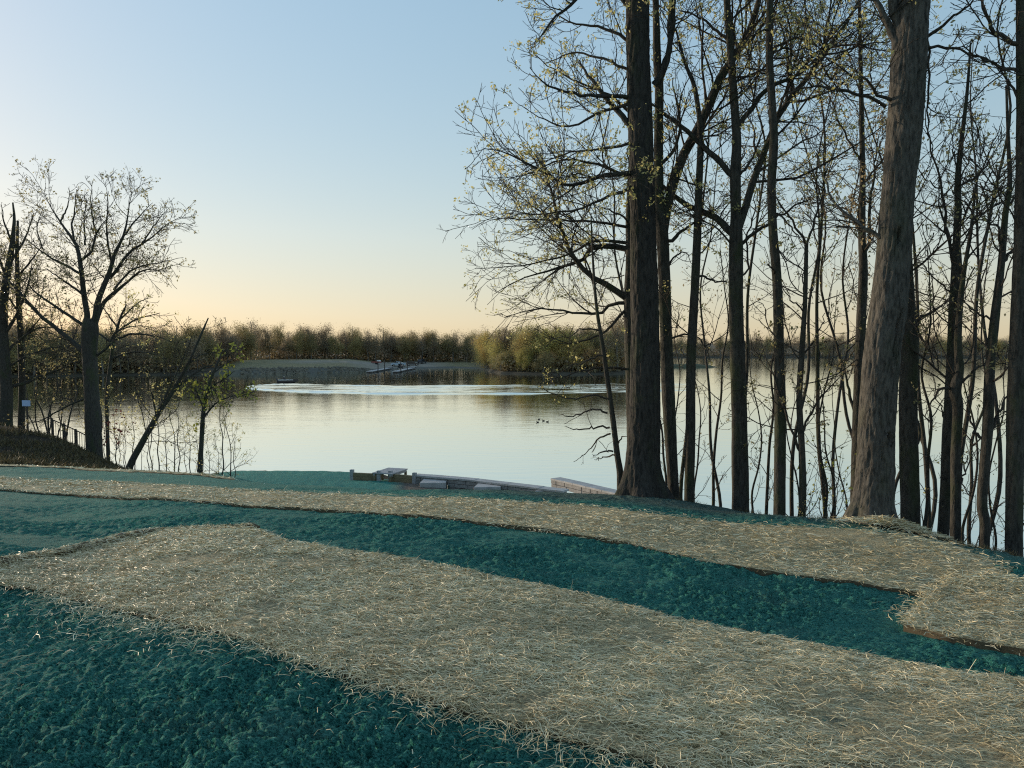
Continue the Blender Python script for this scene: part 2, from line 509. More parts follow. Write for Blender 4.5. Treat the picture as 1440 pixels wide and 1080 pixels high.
# ------------------------------------------------------------------ the boat's wake on the lake
def build_wake():
    lo = [(344, 546), (370, 549), (420, 552), (520, 554.5), (640, 555.5), (760, 554.5), (900, 551.5), (1000, 549)]
    hi = [(346, 543), (370, 541), (405, 539), (470, 541), (560, 542), (680, 541.5), (790, 540.5), (900, 538), (1000, 537)]
    ns, nt_ = 300, 70
    def curve(l):
        w_ = np.array([on_plane(px, py, 0)[:2] for px, py in l])
        return w_
    a, b = curve(lo), curve(hi)
    xs = np.linspace(0, 1, ns)
    def res(c):
        L = np.concatenate([[0], np.cumsum(np.hypot(*np.diff(c, axis=0).T))]); L /= L[-1]
        return np.stack([np.interp(xs, L, c[:, 0]), np.interp(xs, L, c[:, 1])], -1)
    a, b = res(a), res(b)
    t = np.linspace(0, 1, nt_)[None, :, None]
    S_ = a[:, None, :] * (1 - t) + b[:, None, :] * t
    X, Y = S_[..., 0], S_[..., 1]
    T = t[..., 0]
    sf = np.linspace(0, 1, ns)[:, None]
    edge = np.clip(np.minimum(T, 1 - T) / 0.06, 0, 1) * np.clip((1 - sf) / 0.12, 0, 1) * np.clip(sf / 0.01, 0, 1)
    # bow waves run along the track; the near one is the tallest
    k = Y / 1.9 + 0.6 * fbm(X * 0.03, Y * 0.2, oct=2, seed=4)
    Z = 0.055 * np.sin(k * 2 * math.pi) * (0.35 + 0.65 * np.clip(fbm(X * 0.05, Y * 0.16, oct=3, seed=6) + 0.6, 0, 1.2))
    Z = Z + 0.03 * fbm(X * 0.5, Y * 1.4, oct=3, seed=8)
    Z = Z + 0.12 * np.exp(-((T - 0.08) / 0.04) ** 2) + 0.08 * np.exp(-((T - 0.93) / 0.04) ** 2)
    calm = np.clip(fbm(X * 0.02, Y * 0.33, oct=3, seed=19) * 2.0 + 1.2, 0, 1)
    near_ = np.exp(-((T - 0.08) / 0.06) ** 2)
    Z = Z * np.maximum(calm, near_)
    edge = edge * np.clip(0.75 + 0.6 * fbm(X * 0.12, Y * 0.3, oct=2, seed=23), 0, 1)
    Z = (Z + 0.06) * edge - 0.03 * (1 - edge)
    me = mesh_np('boat_wake', np.stack([X, Y, Z], -1), grid_faces(ns, nt_))
    tag(link('boat_wake', me, M['wake']), 'pale curving wake left on the lake by the motorboat', 'wake', kind='stuff')
build_wake()

# ------------------------------------------------------------------ straw erosion blankets
M['straw_mat'] = None
def mat_sheet():
    m, n, b = new_mat('straw_sheet')
    v = coords(n, 'World')
    v2 = coords(n, 'World', (1, 1.6, 1))
    f = noise(n, v2, 60, 6, 0.7)
    g = noise(n, v, 2.2, 4, 0.6)
    c = ramp(n, f, [(0.36, (0.06, 0.05, 0.026)), (0.5, (0.4, 0.325, 0.17)), (0.66, (0.7, 0.59, 0.35))])
    c = mixc(n, ramp(n, g, [(0.5, (0, 0, 0)), (0.75, (0.5, 0.5, 0.5))]), c, (0.14, 0.115, 0.065))
    # worn places where the green mulch shows through
    h = noise(n, v, 1.35, 6, 0.72)
    c = mixc(n, ramp(n, h, [(0.63, (0, 0, 0)), (0.7, (0.75, 0.75, 0.75))]), c, (0.04, 0.1, 0.09))
    n.links.new(c, b.inputs['Base Color'])
    b.inputs['Roughness'].default_value = 0.85
    bump(n, b, f, 1.0, 0.02)
    return m
M['sheet'] = mat_sheet()
M['sheet_edge'] = simple_mat('straw_sheet_edge', (0.095, 0.07, 0.038), 0.9, 0.4, 30)

def strands(xy, z0, length, width, rng, lift=0.02, align=None, spread=3.14):
    """thin bent ribbons of straw, three cross-sections each"""
    n = len(xy)
    az = rng.uniform(-math.pi, math.pi, n) if align is None else align + rng.normal(0, spread, n)
    L = length * rng.uniform(0.5, 1.35, n)
    bend = rng.normal(0, 0.5, n)
    w_ = width * rng.uniform(0.7, 1.3, n)
    tilt = rng.normal(0, 0.14, n) + (rng.random(n) < 0.07) * rng.uniform(0.2, 0.7, n)
    d0 = np.stack([np.cos(az - bend / 2), np.sin(az - bend / 2)], -1)
    d1 = np.stack([np.cos(az + bend / 2), np.sin(az + bend / 2)], -1)
    h = rng.uniform(0.2, 1.0, n) * lift
    pm = np.concatenate([xy, (z0 + h + 0.004)[:, None]], 1)
    sl = np.tan(tilt)
    p0 = np.concatenate([xy - d0 * L[:, None] / 2, (z0 + h - sl * L / 2 * 0.6 - 0.004)[:, None]], 1)
    p2 = np.concatenate([xy + d1 * L[:, None] / 2, (z0 + h + sl * L / 2 - 0.002)[:, None]], 1)
    sd0 = np.stack([-d0[:, 1], d0[:, 0], np.zeros(n)], -1)
    roll = rng.uniform(-0.9, 0.9, n)
    side = (sd0 * np.cos(roll)[:, None] + np.array([0, 0, 1.0]) * np.sin(roll)[:, None]) * (w_ / 2)[:, None]
    V = np.stack([p0 - side, p0 + side, pm - side, pm + side, p2 - side * 0.6, p2 + side * 0.6], 1)
    b = np.arange(n)[:, None] * 6
    F = np.concatenate([b + np.array([[0, 1, 3, 2]]), b + np.array([[2, 3, 5, 4]])], 0)
    return V.reshape(-1, 3), F

def resample(c, n):
    L = np.concatenate([[0], np.cumsum(np.hypot(*np.diff(c, axis=0).T))]); L /= L[-1]
    x = np.linspace(0, 1, n)
    return np.stack([np.interp(x, L, c[:, 0]), np.interp(x, L, c[:, 1])], -1)

def blanket(name, near_px, far_px, ns, nt_, thick, seed, label, density, fringe_near, fringe_far, fringe_end=0, roll=False, thin_near=False, thin_far=False, end_px=None, extend=0.0):
    rng = np.random.default_rng(seed)
    wa, wb = np.array([hit(*p) for p in near_px]), np.array([hit(*p) for p in far_px])
    if extend:      # the roll runs on beyond the view
        dv = wb[-1] - wb[-3]; dv = dv / np.linalg.norm(dv) * extend
        wa, wb = np.concatenate([wa, [wa[-1] + dv]]), np.concatenate([wb, [wb[-1] + dv]])
    a, b = resample(wa, ns), resample(wb, ns)
    t = np.linspace(0, 1, nt_)[None, :, None]
    Sf = a[:, None, :] * (1 - t) + b[:, None, :] * t
    if end_px:
        ec = resample(np.array([hit(*p) for p in end_px]), nt_)
        Sf = Sf + (ec - Sf[0])[None] * np.exp(-(np.arange(ns) / (0.06 * ns)) ** 1.3)[:, None, None]
    end_c = Sf[0].copy()
    X, Y = Sf[..., 0].copy(), Sf[..., 1].copy()
    ew = 0.022
    wob_n = ew * fbm(X[:, 0] * 3, Y[:, 0] * 3, oct=3, seed=seed); wob_f = ew * fbm(X[:, -1] * 3 + 9, Y[:, -1] * 3, oct=3, seed=seed + 1)
    Y += wob_n[:, None] * (1 - t[..., 0]) * 1.6 + wob_f[:, None] * t[..., 0] * 1.6
    Z = ground(X, Y) + 0.03 * fbm(X * 0.8, Y * 0.8, oct=3, seed=2) * np.clip(np.hypot(X, Y) / 6, 0.2, 1)
    puff = 0.016 + thick * (1 + 0.45 * fbm(X * 2.2, Y * 2.2, oct=3, seed=seed + 5)) + 0.012 * fbm(X * 13, Y * 13, oct=2, seed=seed + 6)
    tt = np.broadcast_to(t[..., 0], X.shape)
    lip = np.exp(-(np.minimum(tt, 1 - tt) / 0.03) ** 2) * thick * 0.15      # edges stand a little proud
    if thin_near:
        lip = lip * (tt > 0.5)
        puff = puff * (0.7 + 0.3 * np.clip(tt / 0.1, 0, 1))
    if thin_far:
        k_ = 0.3 + 0.7 * np.clip((1 - tt) / 0.35, 0, 1)
        puff = puff * k_; lip = lip * (tt < 0.5)
    zt = Z + puff + lip
    root = empty(name, (float(X[ns // 2, nt_ // 2]), float(Y[ns // 2, nt_ // 2]), float(Z[ns // 2, nt_ // 2])))
    tag(root, label, 'erosion blanket')
    V = np.stack([X, Y, zt], -1)
    link('straw_sheet', mesh_np('straw_sheet', V, grid_faces(ns, nt_)), M['sheet'], root)
    # thickness: brown skirts along the four edges
    for row in (V[:, 0], V[:, -1][::-1], V[0, ::-1], V[-1]):
        bot = row.copy(); bot[:, 2] = ground(row[:, 0], row[:, 1]) - 0.03
        inn = np.stack([row, bot], 1)
        link('sheet_edge', mesh_np('sheet_edge', inn, grid_faces(len(row), 2)), M['sheet_edge'], root)
    # loose straw over the sheet, denser close by
    cx = (X[:-1, :-1] + X[1:, 1:]) / 2; cy = (Y[:-1, :-1] + Y[1:, 1:]) / 2
    e1 = np.stack([X[1:, :-1] - X[:-1, :-1], Y[1:, :-1] - Y[:-1, :-1]], -1)
    e2 = np.stack([X[:-1, 1:] - X[:-1, :-1], Y[:-1, 1:] - Y[:-1, :-1]], -1)
    ar = np.abs(e1[..., 0] * e2[..., 1] - e1[..., 1] * e2[..., 0])
    d = np.hypot(cx, cy)
    vis = (np.abs(np.arctan2(cx, cy)) < math.radians(43))
    thin = np.clip(1.15 - 1.6 * np.clip(fbm(cx * 1.35, cy * 1.35, oct=3, seed=40 + seed) - 0.16, 0, 1) * 2.2, 0.15, 1.2)
    dens = density * np.clip((5.5 / d) ** 1.15, 0.12, 2.0) * vis * thin
    cnt = (dens * ar); n = int(cnt.sum()); pr = (cnt / cnt.sum()).ravel()
    idx = rng.choice(len(pr), n, p=pr)
    i, j = np.unravel_index(idx, cnt.shape)
    f1, f2 = rng.random(n), rng.random(n)
    xy = np.stack([X[i, j], Y[i, j]], -1) + e1[i, j] * f1[:, None] + e2[i, j] * f2[:, None]
    zz = zt[i, j] * (1 - f1) * (1 - f2) + zt[i + 1, j] * f1 * (1 - f2) + zt[i, j + 1] * (1 - f1) * f2 + zt[i + 1, j + 1] * f1 * f2
    dd = np.hypot(xy[:, 0], xy[:, 1])
    wd = np.maximum(0.0024, dd * 0.00055)
    ln = np.where(dd < 6, 0.078, 0.078 + (dd - 6) * 0.006)
    bd = b[-1] - b[0]
    Vs, Fs = [], []
    cmb = math.atan2(a[ns // 2 + 1, 1] - a[ns // 2 - 1, 1], a[ns // 2 + 1, 0] - a[ns // 2 - 1, 0])
    al = np.where(rng.random(n) < 0.55, cmb + rng.normal(0, 0.4, n), rng.uniform(-3.14, 3.14, n))
    v, f = strands(xy, zz, ln, wd, rng, 0.02, al, 0.01)
    Vs.append(v); Fs.append(f)
    # straw that has come off along the edges
    for edge_pts, other, k, reach in ((a, b, *fringe_near), (b, a, *fringe_far)):
        if not k: continue
        q = rng.random(k) * (len(edge_pts) - 1.001); qi = q.astype(int); qf = (q - qi)[:, None]
        base = edge_pts[qi] * (1 - qf) + edge_pts[qi + 1] * qf
        outw = base - (other[qi] * (1 - qf) + other[qi + 1] * qf); outw /= np.linalg.norm(outw, axis=1)[:, None]
        keep = (np.abs(np.arctan2(base[:, 0], base[:, 1])) < math.radians(42)) & (np.hypot(base[:, 0], base[:, 1]) > 2.2)
        clump = np.clip(0.95 + 1.0 * fbm(base[:, 0] * 1.1, base[:, 1] * 1.1, oct=2, seed=seed + 30), 0.35, 1.8)
        pos = base + outw * (rng.exponential(1.0, k) * reach * clump - 0.04)[:, None] + rng.normal(0, 0.03, (k, 2))
        pos = pos[keep]
        de = np.hypot(pos[:, 0], pos[:, 1])
        v, f = strands(pos, ground(pos[:, 0], pos[:, 1]) + 0.018, np.where(de < 6, 0.072, 0.1), np.maximum(0.0026, de * 0.0005), rng, 0.03)
        Fs.append(f + sum(len(x) for x in Vs)); Vs.append(v)
    if fringe_end:
        q = rng.random(fringe_end)[:, None]
        pos = end_c[np.minimum((q[:, 0] * nt_).astype(int), nt_ - 1)]
        outw = (a[0] - a[3]); outw = outw / np.linalg.norm(outw)
        pos = pos + outw * (rng.exponential(0.05, fringe_end)[:, None] - 0.05) + rng.normal(0, 0.03, (fringe_end, 2))
        v, f = strands(pos, ground(pos[:, 0], pos[:, 1]) + 0.03, np.full(fringe_end, 0.1), np.full(fringe_end, 0.0034), rng, 0.05)
        Fs.append(f + sum(len(x) for x in Vs)); Vs.append(v)
    o = link('loose_straw', mesh_np('loose_straw', np.concatenate(Vs), np.concatenate(Fs), False), M['straw'], root)
    o['kind'] = 'stuff'
    if roll:      # the turned-over end of the blanket
        q = np.linspace(-0.01, 1.0, 60)[:, None]
        c = resample(end_c, 60)
        c = c + 0.03 * fbm(c * 4, c[:, ::-1] * 4, oct=2, seed=77)[:, :1]
        rr = 0.032 + 0.02 * np.clip(fbm(c[:, 0] * 3, c[:, 1] * 3, oct=3, seed=78), -0.8, 1) + 0.02 * np.exp(-((q[:, 0] - 1) / 0.05) ** 2)
        zc = ground(c[:, 0], c[:, 1]) + 0.045 + 0.02 * np.exp(-((q[:, 0] - 1) / 0.06) ** 2)
        an = np.linspace(0, 2 * math.pi, 12, endpoint=False)
        dr = (b[0] - a[0]) / np.linalg.norm(b[0] - a[0]); nr = np.array([-dr[1], dr[0]])
        RV = np.empty((60, 12, 3))
        jit = 1 + 0.25 * RNG.normal(size=(60, 12)).clip(-1, 1)
        RV[..., 0] = c[:, 0:1] + nr[0] * (rr * 1.5)[:, None] * np.cos(an) * jit
        RV[..., 1] = c[:, 1:2] + nr[1] * (rr * 1.5)[:, None] * np.cos(an) * jit
        RV[..., 2] = zc[:, None] + rr[:, None] * np.sin(an) * jit
        link('rolled_end', mesh_np('rolled_end', RV, grid_faces(60, 12, True)), M['sheet_edge'], root)
        k = 2600
        qq = rng.random(k); ci = (qq * 58.9).astype(int)
        aa = rng.uniform(0, math.pi, k)
        xy = c[ci] + nr * (rr[ci] * 1.5 * np.cos(aa))[:, None] + rng.normal(0, 0.012, (k, 2))
        v, f = strands(xy, zc[ci] + rr[ci] * np.sin(aa) - 0.01, np.full(k, 0.09), np.full(k, 0.0034), rng, 0.02)
        link('end_straw', mesh_np('end_straw', v, f, False), M['straw'], root)['kind'] = 'stuff'
    return root

A_near = [(-48, 808), (0, 821), (50, 830), (133, 853), (213, 873), (300, 893), (367, 913), (433, 937), (533, 973), (633, 1003), (733, 1030), (833, 1060), (950, 1092), (1150, 1150), (1500, 1260)]
A_far = [(x, y + 12) for x, y in [(358, 741), (400, 757), (533, 777), (667, 802), (800, 828), (880, 849), (958, 870), (1055, 887), (1152, 907), (1230, 922), (1327, 942), (1440, 955), (1600, 985), (1900, 1040)]]
B_near = [(-200, 683), (0, 690), (100, 697), (200, 703), (300, 710), (383, 715), (480, 722), (540, 727), (633, 735), (733, 745), (833, 760), (880, 767), (997, 794), (1113, 813), (1210, 825), (1300, 839), (1400, 853)]
B_far = [(x, y + (6.0 if x < 1100 else 3)) for x, y in [(-200, 660), (0, 666), (133, 672), (300, 682), (400, 687), (480, 690), (560, 693), (640, 696), (723, 701), (834, 708), (918, 718), (1040, 731), (1165, 740), (1290, 752), (1345, 766), (1390, 784), (1425, 800)]]
C_near = [(1272, 888), (1327, 903), (1440, 924), (1560, 948), (1750, 985)]
C_far = [(1303, 840), (1330, 820), (1400, 814), (1480, 830), (1700, 878)]
blanket('straw_blanket', A_near, A_far, 330, 90, 0.026, 1, 'straw blanket with a rolled-up end lying between two teal mulch strips', 5200, (10000, 0.12), (1500, 0.025), 500, True, True, end_px=[(-48, 813), (0, 800), (63, 788), (110, 779), (167, 765), (217, 754), (283, 751), (358, 752)], extend=4.5)
blanket('straw_blanket', B_near, B_far, 420, 60, 0.022, 2, 'long straw blanket running along the hilltop past the tree bases', 1250, (1600, 0.035), (1300, 0.05), thin_far=True)
blanket('straw_blanket', C_near, C_far, 150, 60, 0.028, 3, 'short square-ended straw blanket overlapping the long one beside the bank trees', 3600, (500, 0.03), (500, 0.06), 400, extend=4.0)
blanket('straw_strip', [(-150, 653.5), (0, 656.5), (100, 660), (200, 665), (330, 675.4)], [(-150, 651.5), (0, 654.5), (100, 658), (200, 663), (330, 673.5)], 160, 8, 0.004, 4, 'narrow pale straw strip along the brow of the hill below the mound', 300, (0, 0), (0, 0))

# ------------------------------------------------------------------ trees: branches as swept tubes
def smooth_path(pts, n):
    """Catmull-Rom through (x, y, z, r) points, resampled to n by length"""
    p = np.asarray(pts, float)
    q = np.concatenate([[2 * p[0] - p[1]], p, [2 * p[-1] - p[-2]]])
    out_ = []
    for i in range(len(p) - 1):
        t = np.linspace(0, 1, 12, endpoint=False)[:, None]
        a, b, c, d = q[i], q[i + 1], q[i + 2], q[i + 3]
        out_.append(0.5 * ((2 * b) + (-a + c) * t + (2 * a - 5 * b + 4 * c - d) * t ** 2 + (-a + 3 * b - 3 * c + d) * t ** 3))
    out_ = np.concatenate(out_ + [p[-1:]])
    L = np.concatenate([[0], np.cumsum(np.linalg.norm(np.diff(out_[:, :3], axis=0), axis=1))])
    x = np.linspace(0, L[-1], n)
    return np.stack([np.interp(x, L, out_[:, k]) for k in range(4)], -1)

def tubes(Pt, Rt, k):
    """Pt (n, m, 3), Rt (n, m) -> verts, quads of n tubes with k sides"""
    n, m, _ = Pt.shape
    T = np.gradient(Pt, axis=1); T /= np.linalg.norm(T, axis=2, keepdims=True) + 1e-9
    mean = T.mean(1); mean /= np.linalg.norm(mean, axis=1, keepdims=True) + 1e-9
    ref = np.where(np.abs(mean[:, 2:3]) < 0.8, np.array([[0, 0, 1.0]]), np.array([[1.0, 0, 0]]))
    A = np.cross(T, ref[:, None, :]); A /= np.linalg.norm(A, axis=2, keepdims=True) + 1e-9
    B = np.cross(T, A)
    an = np.arange(k) * 2 * math.pi / k
    V = Pt[:, :, None, :] + Rt[:, :, None, None] * (A[:, :, None, :] * np.cos(an)[None, None, :, None] + B[:, :, None, :] * np.sin(an)[None, None, :, None])
    f = grid_faces(m, k, True)
    F = (np.arange(n) * m * k)[:, None, None] + f[None]
    return V.reshape(-1, 3), F.reshape(-1, 4)

def spawn(rng, Pp, Rp, per_m, t0, t1, ang, lenf, m, wander, up, rr, rmin, lmin=0.12, lmax=9.0, flat=0.0):
    """children along parents: Pp (n, m, 3), Rp (n, m)"""
    n, mp, _ = Pp.shape
    L = np.linalg.norm(np.diff(Pp, axis=1), axis=2).sum(1)
    cnt = np.maximum(1, np.round(per_m * L * (t1 - t0) + rng.uniform(-0.4, 0.4, n))).astype(int)
    idx = np.repeat(np.arange(n), cnt)
    N_ = len(idx)
    t = rng.uniform(t0, t1, N_)
    a = t * (mp - 1); i = np.minimum(a.astype(int), mp - 2); f = (a - i)[:, None]
    p0 = Pp[idx, i] * (1 - f) + Pp[idx, i + 1] * f
    r0 = Rp[idx, i] * (1 - f[:, 0]) + Rp[idx, i + 1] * f[:, 0]
    T = Pp[idx, i + 1] - Pp[idx, i]; T /= np.linalg.norm(T, axis=1, keepdims=True) + 1e-9
    rv = rng.normal(size=(N_, 3)); rv[:, 2] *= (1 - flat)
    pr = rv - (rv * T).sum(1, keepdims=True) * T; pr /= np.linalg.norm(pr, axis=1, keepdims=True) + 1e-9
    aa = np.radians(rng.normal(ang[0], ang[1], N_))[:, None]
    d = np.cos(aa) * T + np.sin(aa) * pr
    ln = np.clip(L[idx] * lenf * (1.1 - 0.6 * t) * rng.uniform(0.55, 1.3, N_), lmin, lmax)
    pts = np.empty((N_, m, 3)); pts[:, 0] = p0
    st = (ln / (m - 1))[:, None]
    for k in range(1, m):
        d = d + rng.normal(0, wander, (N_, 3)); d[:, 2] += up
        d /= np.linalg.norm(d, axis=1, keepdims=True)
        pts[:, k] = pts[:, k - 1] + d * st
    rs = np.maximum(np.minimum(r0 * rr, 0.003 + ln * 0.0078), rmin * 1.1)
    R = rs[:, None] * (1 - np.linspace(0, 1, m)[None] * 0.8)
    return pts, np.maximum(R, rmin)

def leaves(rng, Pp, per, size, hang=0.2, tmin=0.3, jit=None):
    n, m, _ = Pp.shape
    N_ = int(n * per)
    idx = rng.integers(0, n, N_)
    a = rng.uniform(tmin, 1, N_) * (m - 1.001); i = a.astype(int); f = (a - i)[:, None]
    c = Pp[idx, i] * (1 - f) + Pp[idx, i + 1] * f + rng.normal(0, size * 0.7 if jit is None else jit, (N_, 3))
    u = rng.normal(size=(N_, 3)); u[:, 2] -= hang; u /= np.linalg.norm(u, axis=1, keepdims=True)
    v = np.cross(u, rng.normal(size=(N_, 3))); v /= np.linalg.norm(v, axis=1, keepdims=True)
    s = (size * rng.uniform(0.55, 1.4, N_))[:, None]
    wn = np.cross(u, v)
    V = np.stack([c - u * s * 0.6, c + v * s * 0.36 + wn * s * 0.1, c + u * s * 0.6, c - v * s * 0.36 + wn * s * 0.1], 1)
    return V.reshape(-1, 3), np.arange(N_ * 4).reshape(-1, 4)

def px_path(pts, d, dd=0.0, n=14, wob=0.0, rng=None):
    """a photograph polyline (x, y, half-width in pixels) at forward distance d, drifting by dd metres in depth"""
    q = []
    for i, (x, y, r) in enumerate(pts):
        f = i / max(1, len(pts) - 1)
        de = d + dd * f ** 1.2
        p = P(x, y, de)
        q.append((*p, r * de / FPX))
    s = smooth_path(q, n)
    if wob and rng is not None:
        s[1:-1, :3] += rng.normal(0, wob, (n - 2, 3))
    return s

def bark_trunk(path, sides, depth, freq, seed, flare=None, dents=()):
    """main stem with furrowed bark as geometry; path is (n, 4)"""
    n = len(path)
    Pt, R = path[:, :3], path[:, 3]
    an = np.arange(sides) * 2 * math.pi / sides
    T = np.gradient(Pt, axis=0); T /= np.linalg.norm(T, axis=1, keepdims=True)
    A = np.cross(T, [0, 1.0, 0]); A /= np.linalg.norm(A, axis=1, keepdims=True)
    B = np.cross(T, A)
    z = Pt[:, 2:3]
    ca, sa = np.cos(an)[None], np.sin(an)[None]
    fur = fbm(ca * freq + 0 * z, sa * freq + 0 * z, z * 3.0 + seed, oct=4, seed=seed)
    rid = 1 - np.abs(fur) * 2.6
    lump = fbm(ca * 1.3 + 0 * z, sa * 1.3 + 0 * z, z * 1.1, oct=3, seed=seed + 3)
    RR = (R[:, None] - 0.7 * depth * np.clip(R[:, None] / 0.15, 0.15, 1)) * (1 + 0.07 * lump) + depth * rid * np.clip(R[:, None] / 0.15, 0.15, 1)
    for z0, a0, sz, sw, dp in dents:
        da = (an[None] - a0 + math.pi) % (2 * math.pi) - math.pi
        q_ = np.sqrt(((z - z0) / sz) ** 2 + (da / sw) ** 2)
        RR = RR - dp * np.clip(1.25 - q_, 0, 1) ** 0.6 + dp * 0.35 * np.exp(-((q_ - 1.35) / 0.25) ** 2)
    if flare is not None:
        h, amp, lobes = flare
        zz = np.clip(1 - (z - z.min()) / h, 0, 1) ** 2.2
        RR = RR * (1 + zz * amp * (0.5 + 0.5 * np.cos(an[None] * lobes + seed + 0.6 * np.sin(2 * an[None]))))
    V = Pt[:, None, :] + RR[..., None] * (A[:, None] * ca[..., None] + B[:, None] * sa[..., None])
    return V.reshape(-1, 3), grid_faces(n, sides, True)

def root_down(pts, d):
    """extend a photographed trunk to the ground it stands on"""
    x, y, r = pts[0]
    p = P(x, y, d)
    g = float(ground(p[0], p[1]))
    q = [(p[0], p[1], min(p[2], g) - 0.25, r * d / FPX * 1.06)] if p[2] - g < 0.35 else [(p[0], p[1], g - 0.25, r * d / FPX * 1.15), (p[0], p[1], (g + p[2]) / 2, r * d / FPX * 1.05)]
    return q, g, p

TWIG = (2.3, 2.0, 1.5)
def make_tree(name, label, d, trunk, limbs, seed, group=None, big=False, auto=(0, 0.3, 0.95, 2.5), twig=(2.2, 3.2, 4.5),
              leaf=('leaf_gold', 1.0, 0.05), bark='bark_grey', rmin=0.0036, spread_up=0.05, drift=0.5, flare=None, cat='tree', tlen=(0.5, 0.5, 0.5), dents=(), limb_k=1.0):
    """trunk: photograph polyline from the base up; limbs: photograph polylines; the finer wood grows from them"""
    rng = np.random.default_rng(seed)
    base, g, p = root_down(trunk, d)
    q = base + [(*P(x, y, d), r * d / FPX) for x, y, r in trunk]
    root = empty(name, (p[0], p[1], g))
    tag(root, label, cat, group)
    if big:
        path = smooth_path(q, 300)
        V, F = bark_trunk(path, 96, 0.019, 7.5, seed, flare, dents)
    else:
        path = smooth_path(q, 110)
        V, F = bark_trunk(path, 20, 0.006, 3.2, seed, flare)
    link('trunk', mesh_np('trunk', V, F), M[bark], root)
    tp = smooth_path(q, 40)
    limb_p, limb_r = [], []
    for l in limbs:
        pts = l[0] if isinstance(l[0], list) else l
        dx = abs(pts[-1][0] - pts[0][0]) * d / FPX
        dd = (l[1] if isinstance(l[0], list) else rng.uniform(-1, 1) * (0.3 + dx * drift))
        s = px_path(pts, d, dd, 14, 0.012, rng)
        fr = np.linspace(0, 1, 14)
        limb_p.append(s[:, :3]); limb_r.append(np.maximum(s[:, 3] * (1 - 0.45 * fr ** 2) * (0.85 if d < 20 else 0.8) * limb_k, rmin))
    n_auto, t0, t1, la = auto
    if n_auto:
        trp = tp[None, :, :3]; trr = tp[None, :, 3]
        L = np.linalg.norm(np.diff(tp[:, :3], axis=0), axis=1).sum()
        ap, ar = spawn(rng, trp, trr, n_auto / (L * (t1 - t0)), t0, t1, (62, 14), la / L, 14, 0.12, spread_up, 0.5, 0.008, 0.5, la * 1.4, 0.3)
        limb_p += list(ap); limb_r += list(ar)
    if not limb_p: return root
    LP, LRr = np.array(limb_p), np.array(limb_r)
    for k in range(len(LP)):
        v, f = tubes(LP[k:k + 1], LRr[k:k + 1], 9)
        link('limb', mesh_np('limb', v, f), M[bark] if LRr[k, 0] > 0.03 else M['bark_twig'], root)
    Vs, Fs = [], []
    def add(v, f):
        Fs.append(f + sum(len(x) for x in Vs)); Vs.append(v)
    S1p, S1r = spawn(rng, LP, LRr, twig[0] * TWIG[0], 0.12, 1.0, (48, 14), tlen[0], 9, 0.13, 0.035, 0.62, rmin * 1.3, 0.25, 2.6)
    add(*tubes(S1p, S1r, 5))
    S2p, S2r = spawn(rng, S1p, S1r, twig[1] * TWIG[1], 0.15, 1.0, (46, 14), tlen[1], 5, 0.16, 0.03, 0.6, rmin, 0.16, 1.3)
    add(*tubes(S2p, S2r, 3))
    S3p, S3r = spawn(rng, S2p, S2r, twig[2] * TWIG[2], 0.2, 1.0, (44, 16), tlen[2], 3, 0.2, 0.03, 0.65, rmin * 0.8, 0.09, 0.55)
    add(*tubes(S3p, S3r, 3))
    link('twigs', mesh_np('twigs', np.concatenate(Vs), np.concatenate(Fs)), M['bark_twig'], root)['kind'] = 'stuff'
    if leaf:
        nm, per, size = leaf
        pick = S3p[rng.random(len(S3p)) < 0.4]
        v, f = leaves(rng, pick, per * 3.0, size, tmin=0.7, jit=size * 0.9)
        o = link('leaves', mesh_np('leaves', v, f, False), M[nm], root)
        o['kind'] = 'stuff'
    return root


BANK = 'trees on the lake bank'
# --- the two thick trunks
make_tree('oak_tree', 'thick dark furrowed trunk flaring at its base beside the end of the stone wall', 11.8,
    [(903, 697, 31), (903, 675, 27), (904, 650, 24), (906, 600, 22), (907, 500, 20), (906, 400, 19), (904, 300, 17.5), (901, 200, 17), (898, 100, 16), (896, 0, 15.5), (893, -150, 14), (890, -350, 11), (893, -560, 8)],
    [[(888, 178, 5), (850, 135, 4.2), (829, 108, 3.4), (815, 85, 1.5)],
     [(886, 138, 3.6), (846, 135, 3), (807, 133, 2.6), (768, 119, 2), (745, 95, 1)],
     [(886, 146, 3), (846, 156, 2.4), (801, 178, 1.8), (760, 165, 1.4), (735, 150, 0.8)],
     [(888, 243, 4.5), (860, 246, 4), (834, 253, 3.4), (796, 261, 2.6), (765, 244, 2), (701, 211, 1.5), (668, 214, 0.8)],
     [(888, 262, 3), (860, 275, 2.6), (834, 286, 2), (787, 300, 1.6), (735, 300, 1.1), (690, 290, 0.7)],
     [(884, -60, 4), (850, -35, 3.4), (809, 0, 3), (790, 16, 2.6), (773, 33, 2.3), (762, 50, 2), (757, 67, 0.8)],
     [(888, 60, 3), (850, 40, 2.4), (800, 30, 1.6), (770, 10, 1)],
     [(890, 20, 4), (860, -20, 3), (810, -60, 2.4), (760, -90, 1.5)],
     [(920, 120, 6), (936, 90, 5), (945, 40, 4.5), (950, -20, 4), (960, -120, 3)],
     [(888, 200, 2.6), (845, 210, 2), (800, 215, 1.5), (750, 235, 1), (715, 260, .7)],
     [(888, 100, 2.6), (840, 80, 2), (800, 75, 1.6), (765, 90, 1)]],
    5, BANK, True, (8, 0.62, 0.98, 3.4), (3.2, 3.4, 4.6), ('leaf_gold', 3.16, 0.0395), 'bark_old', flare=(1.0, 0.85, 5))
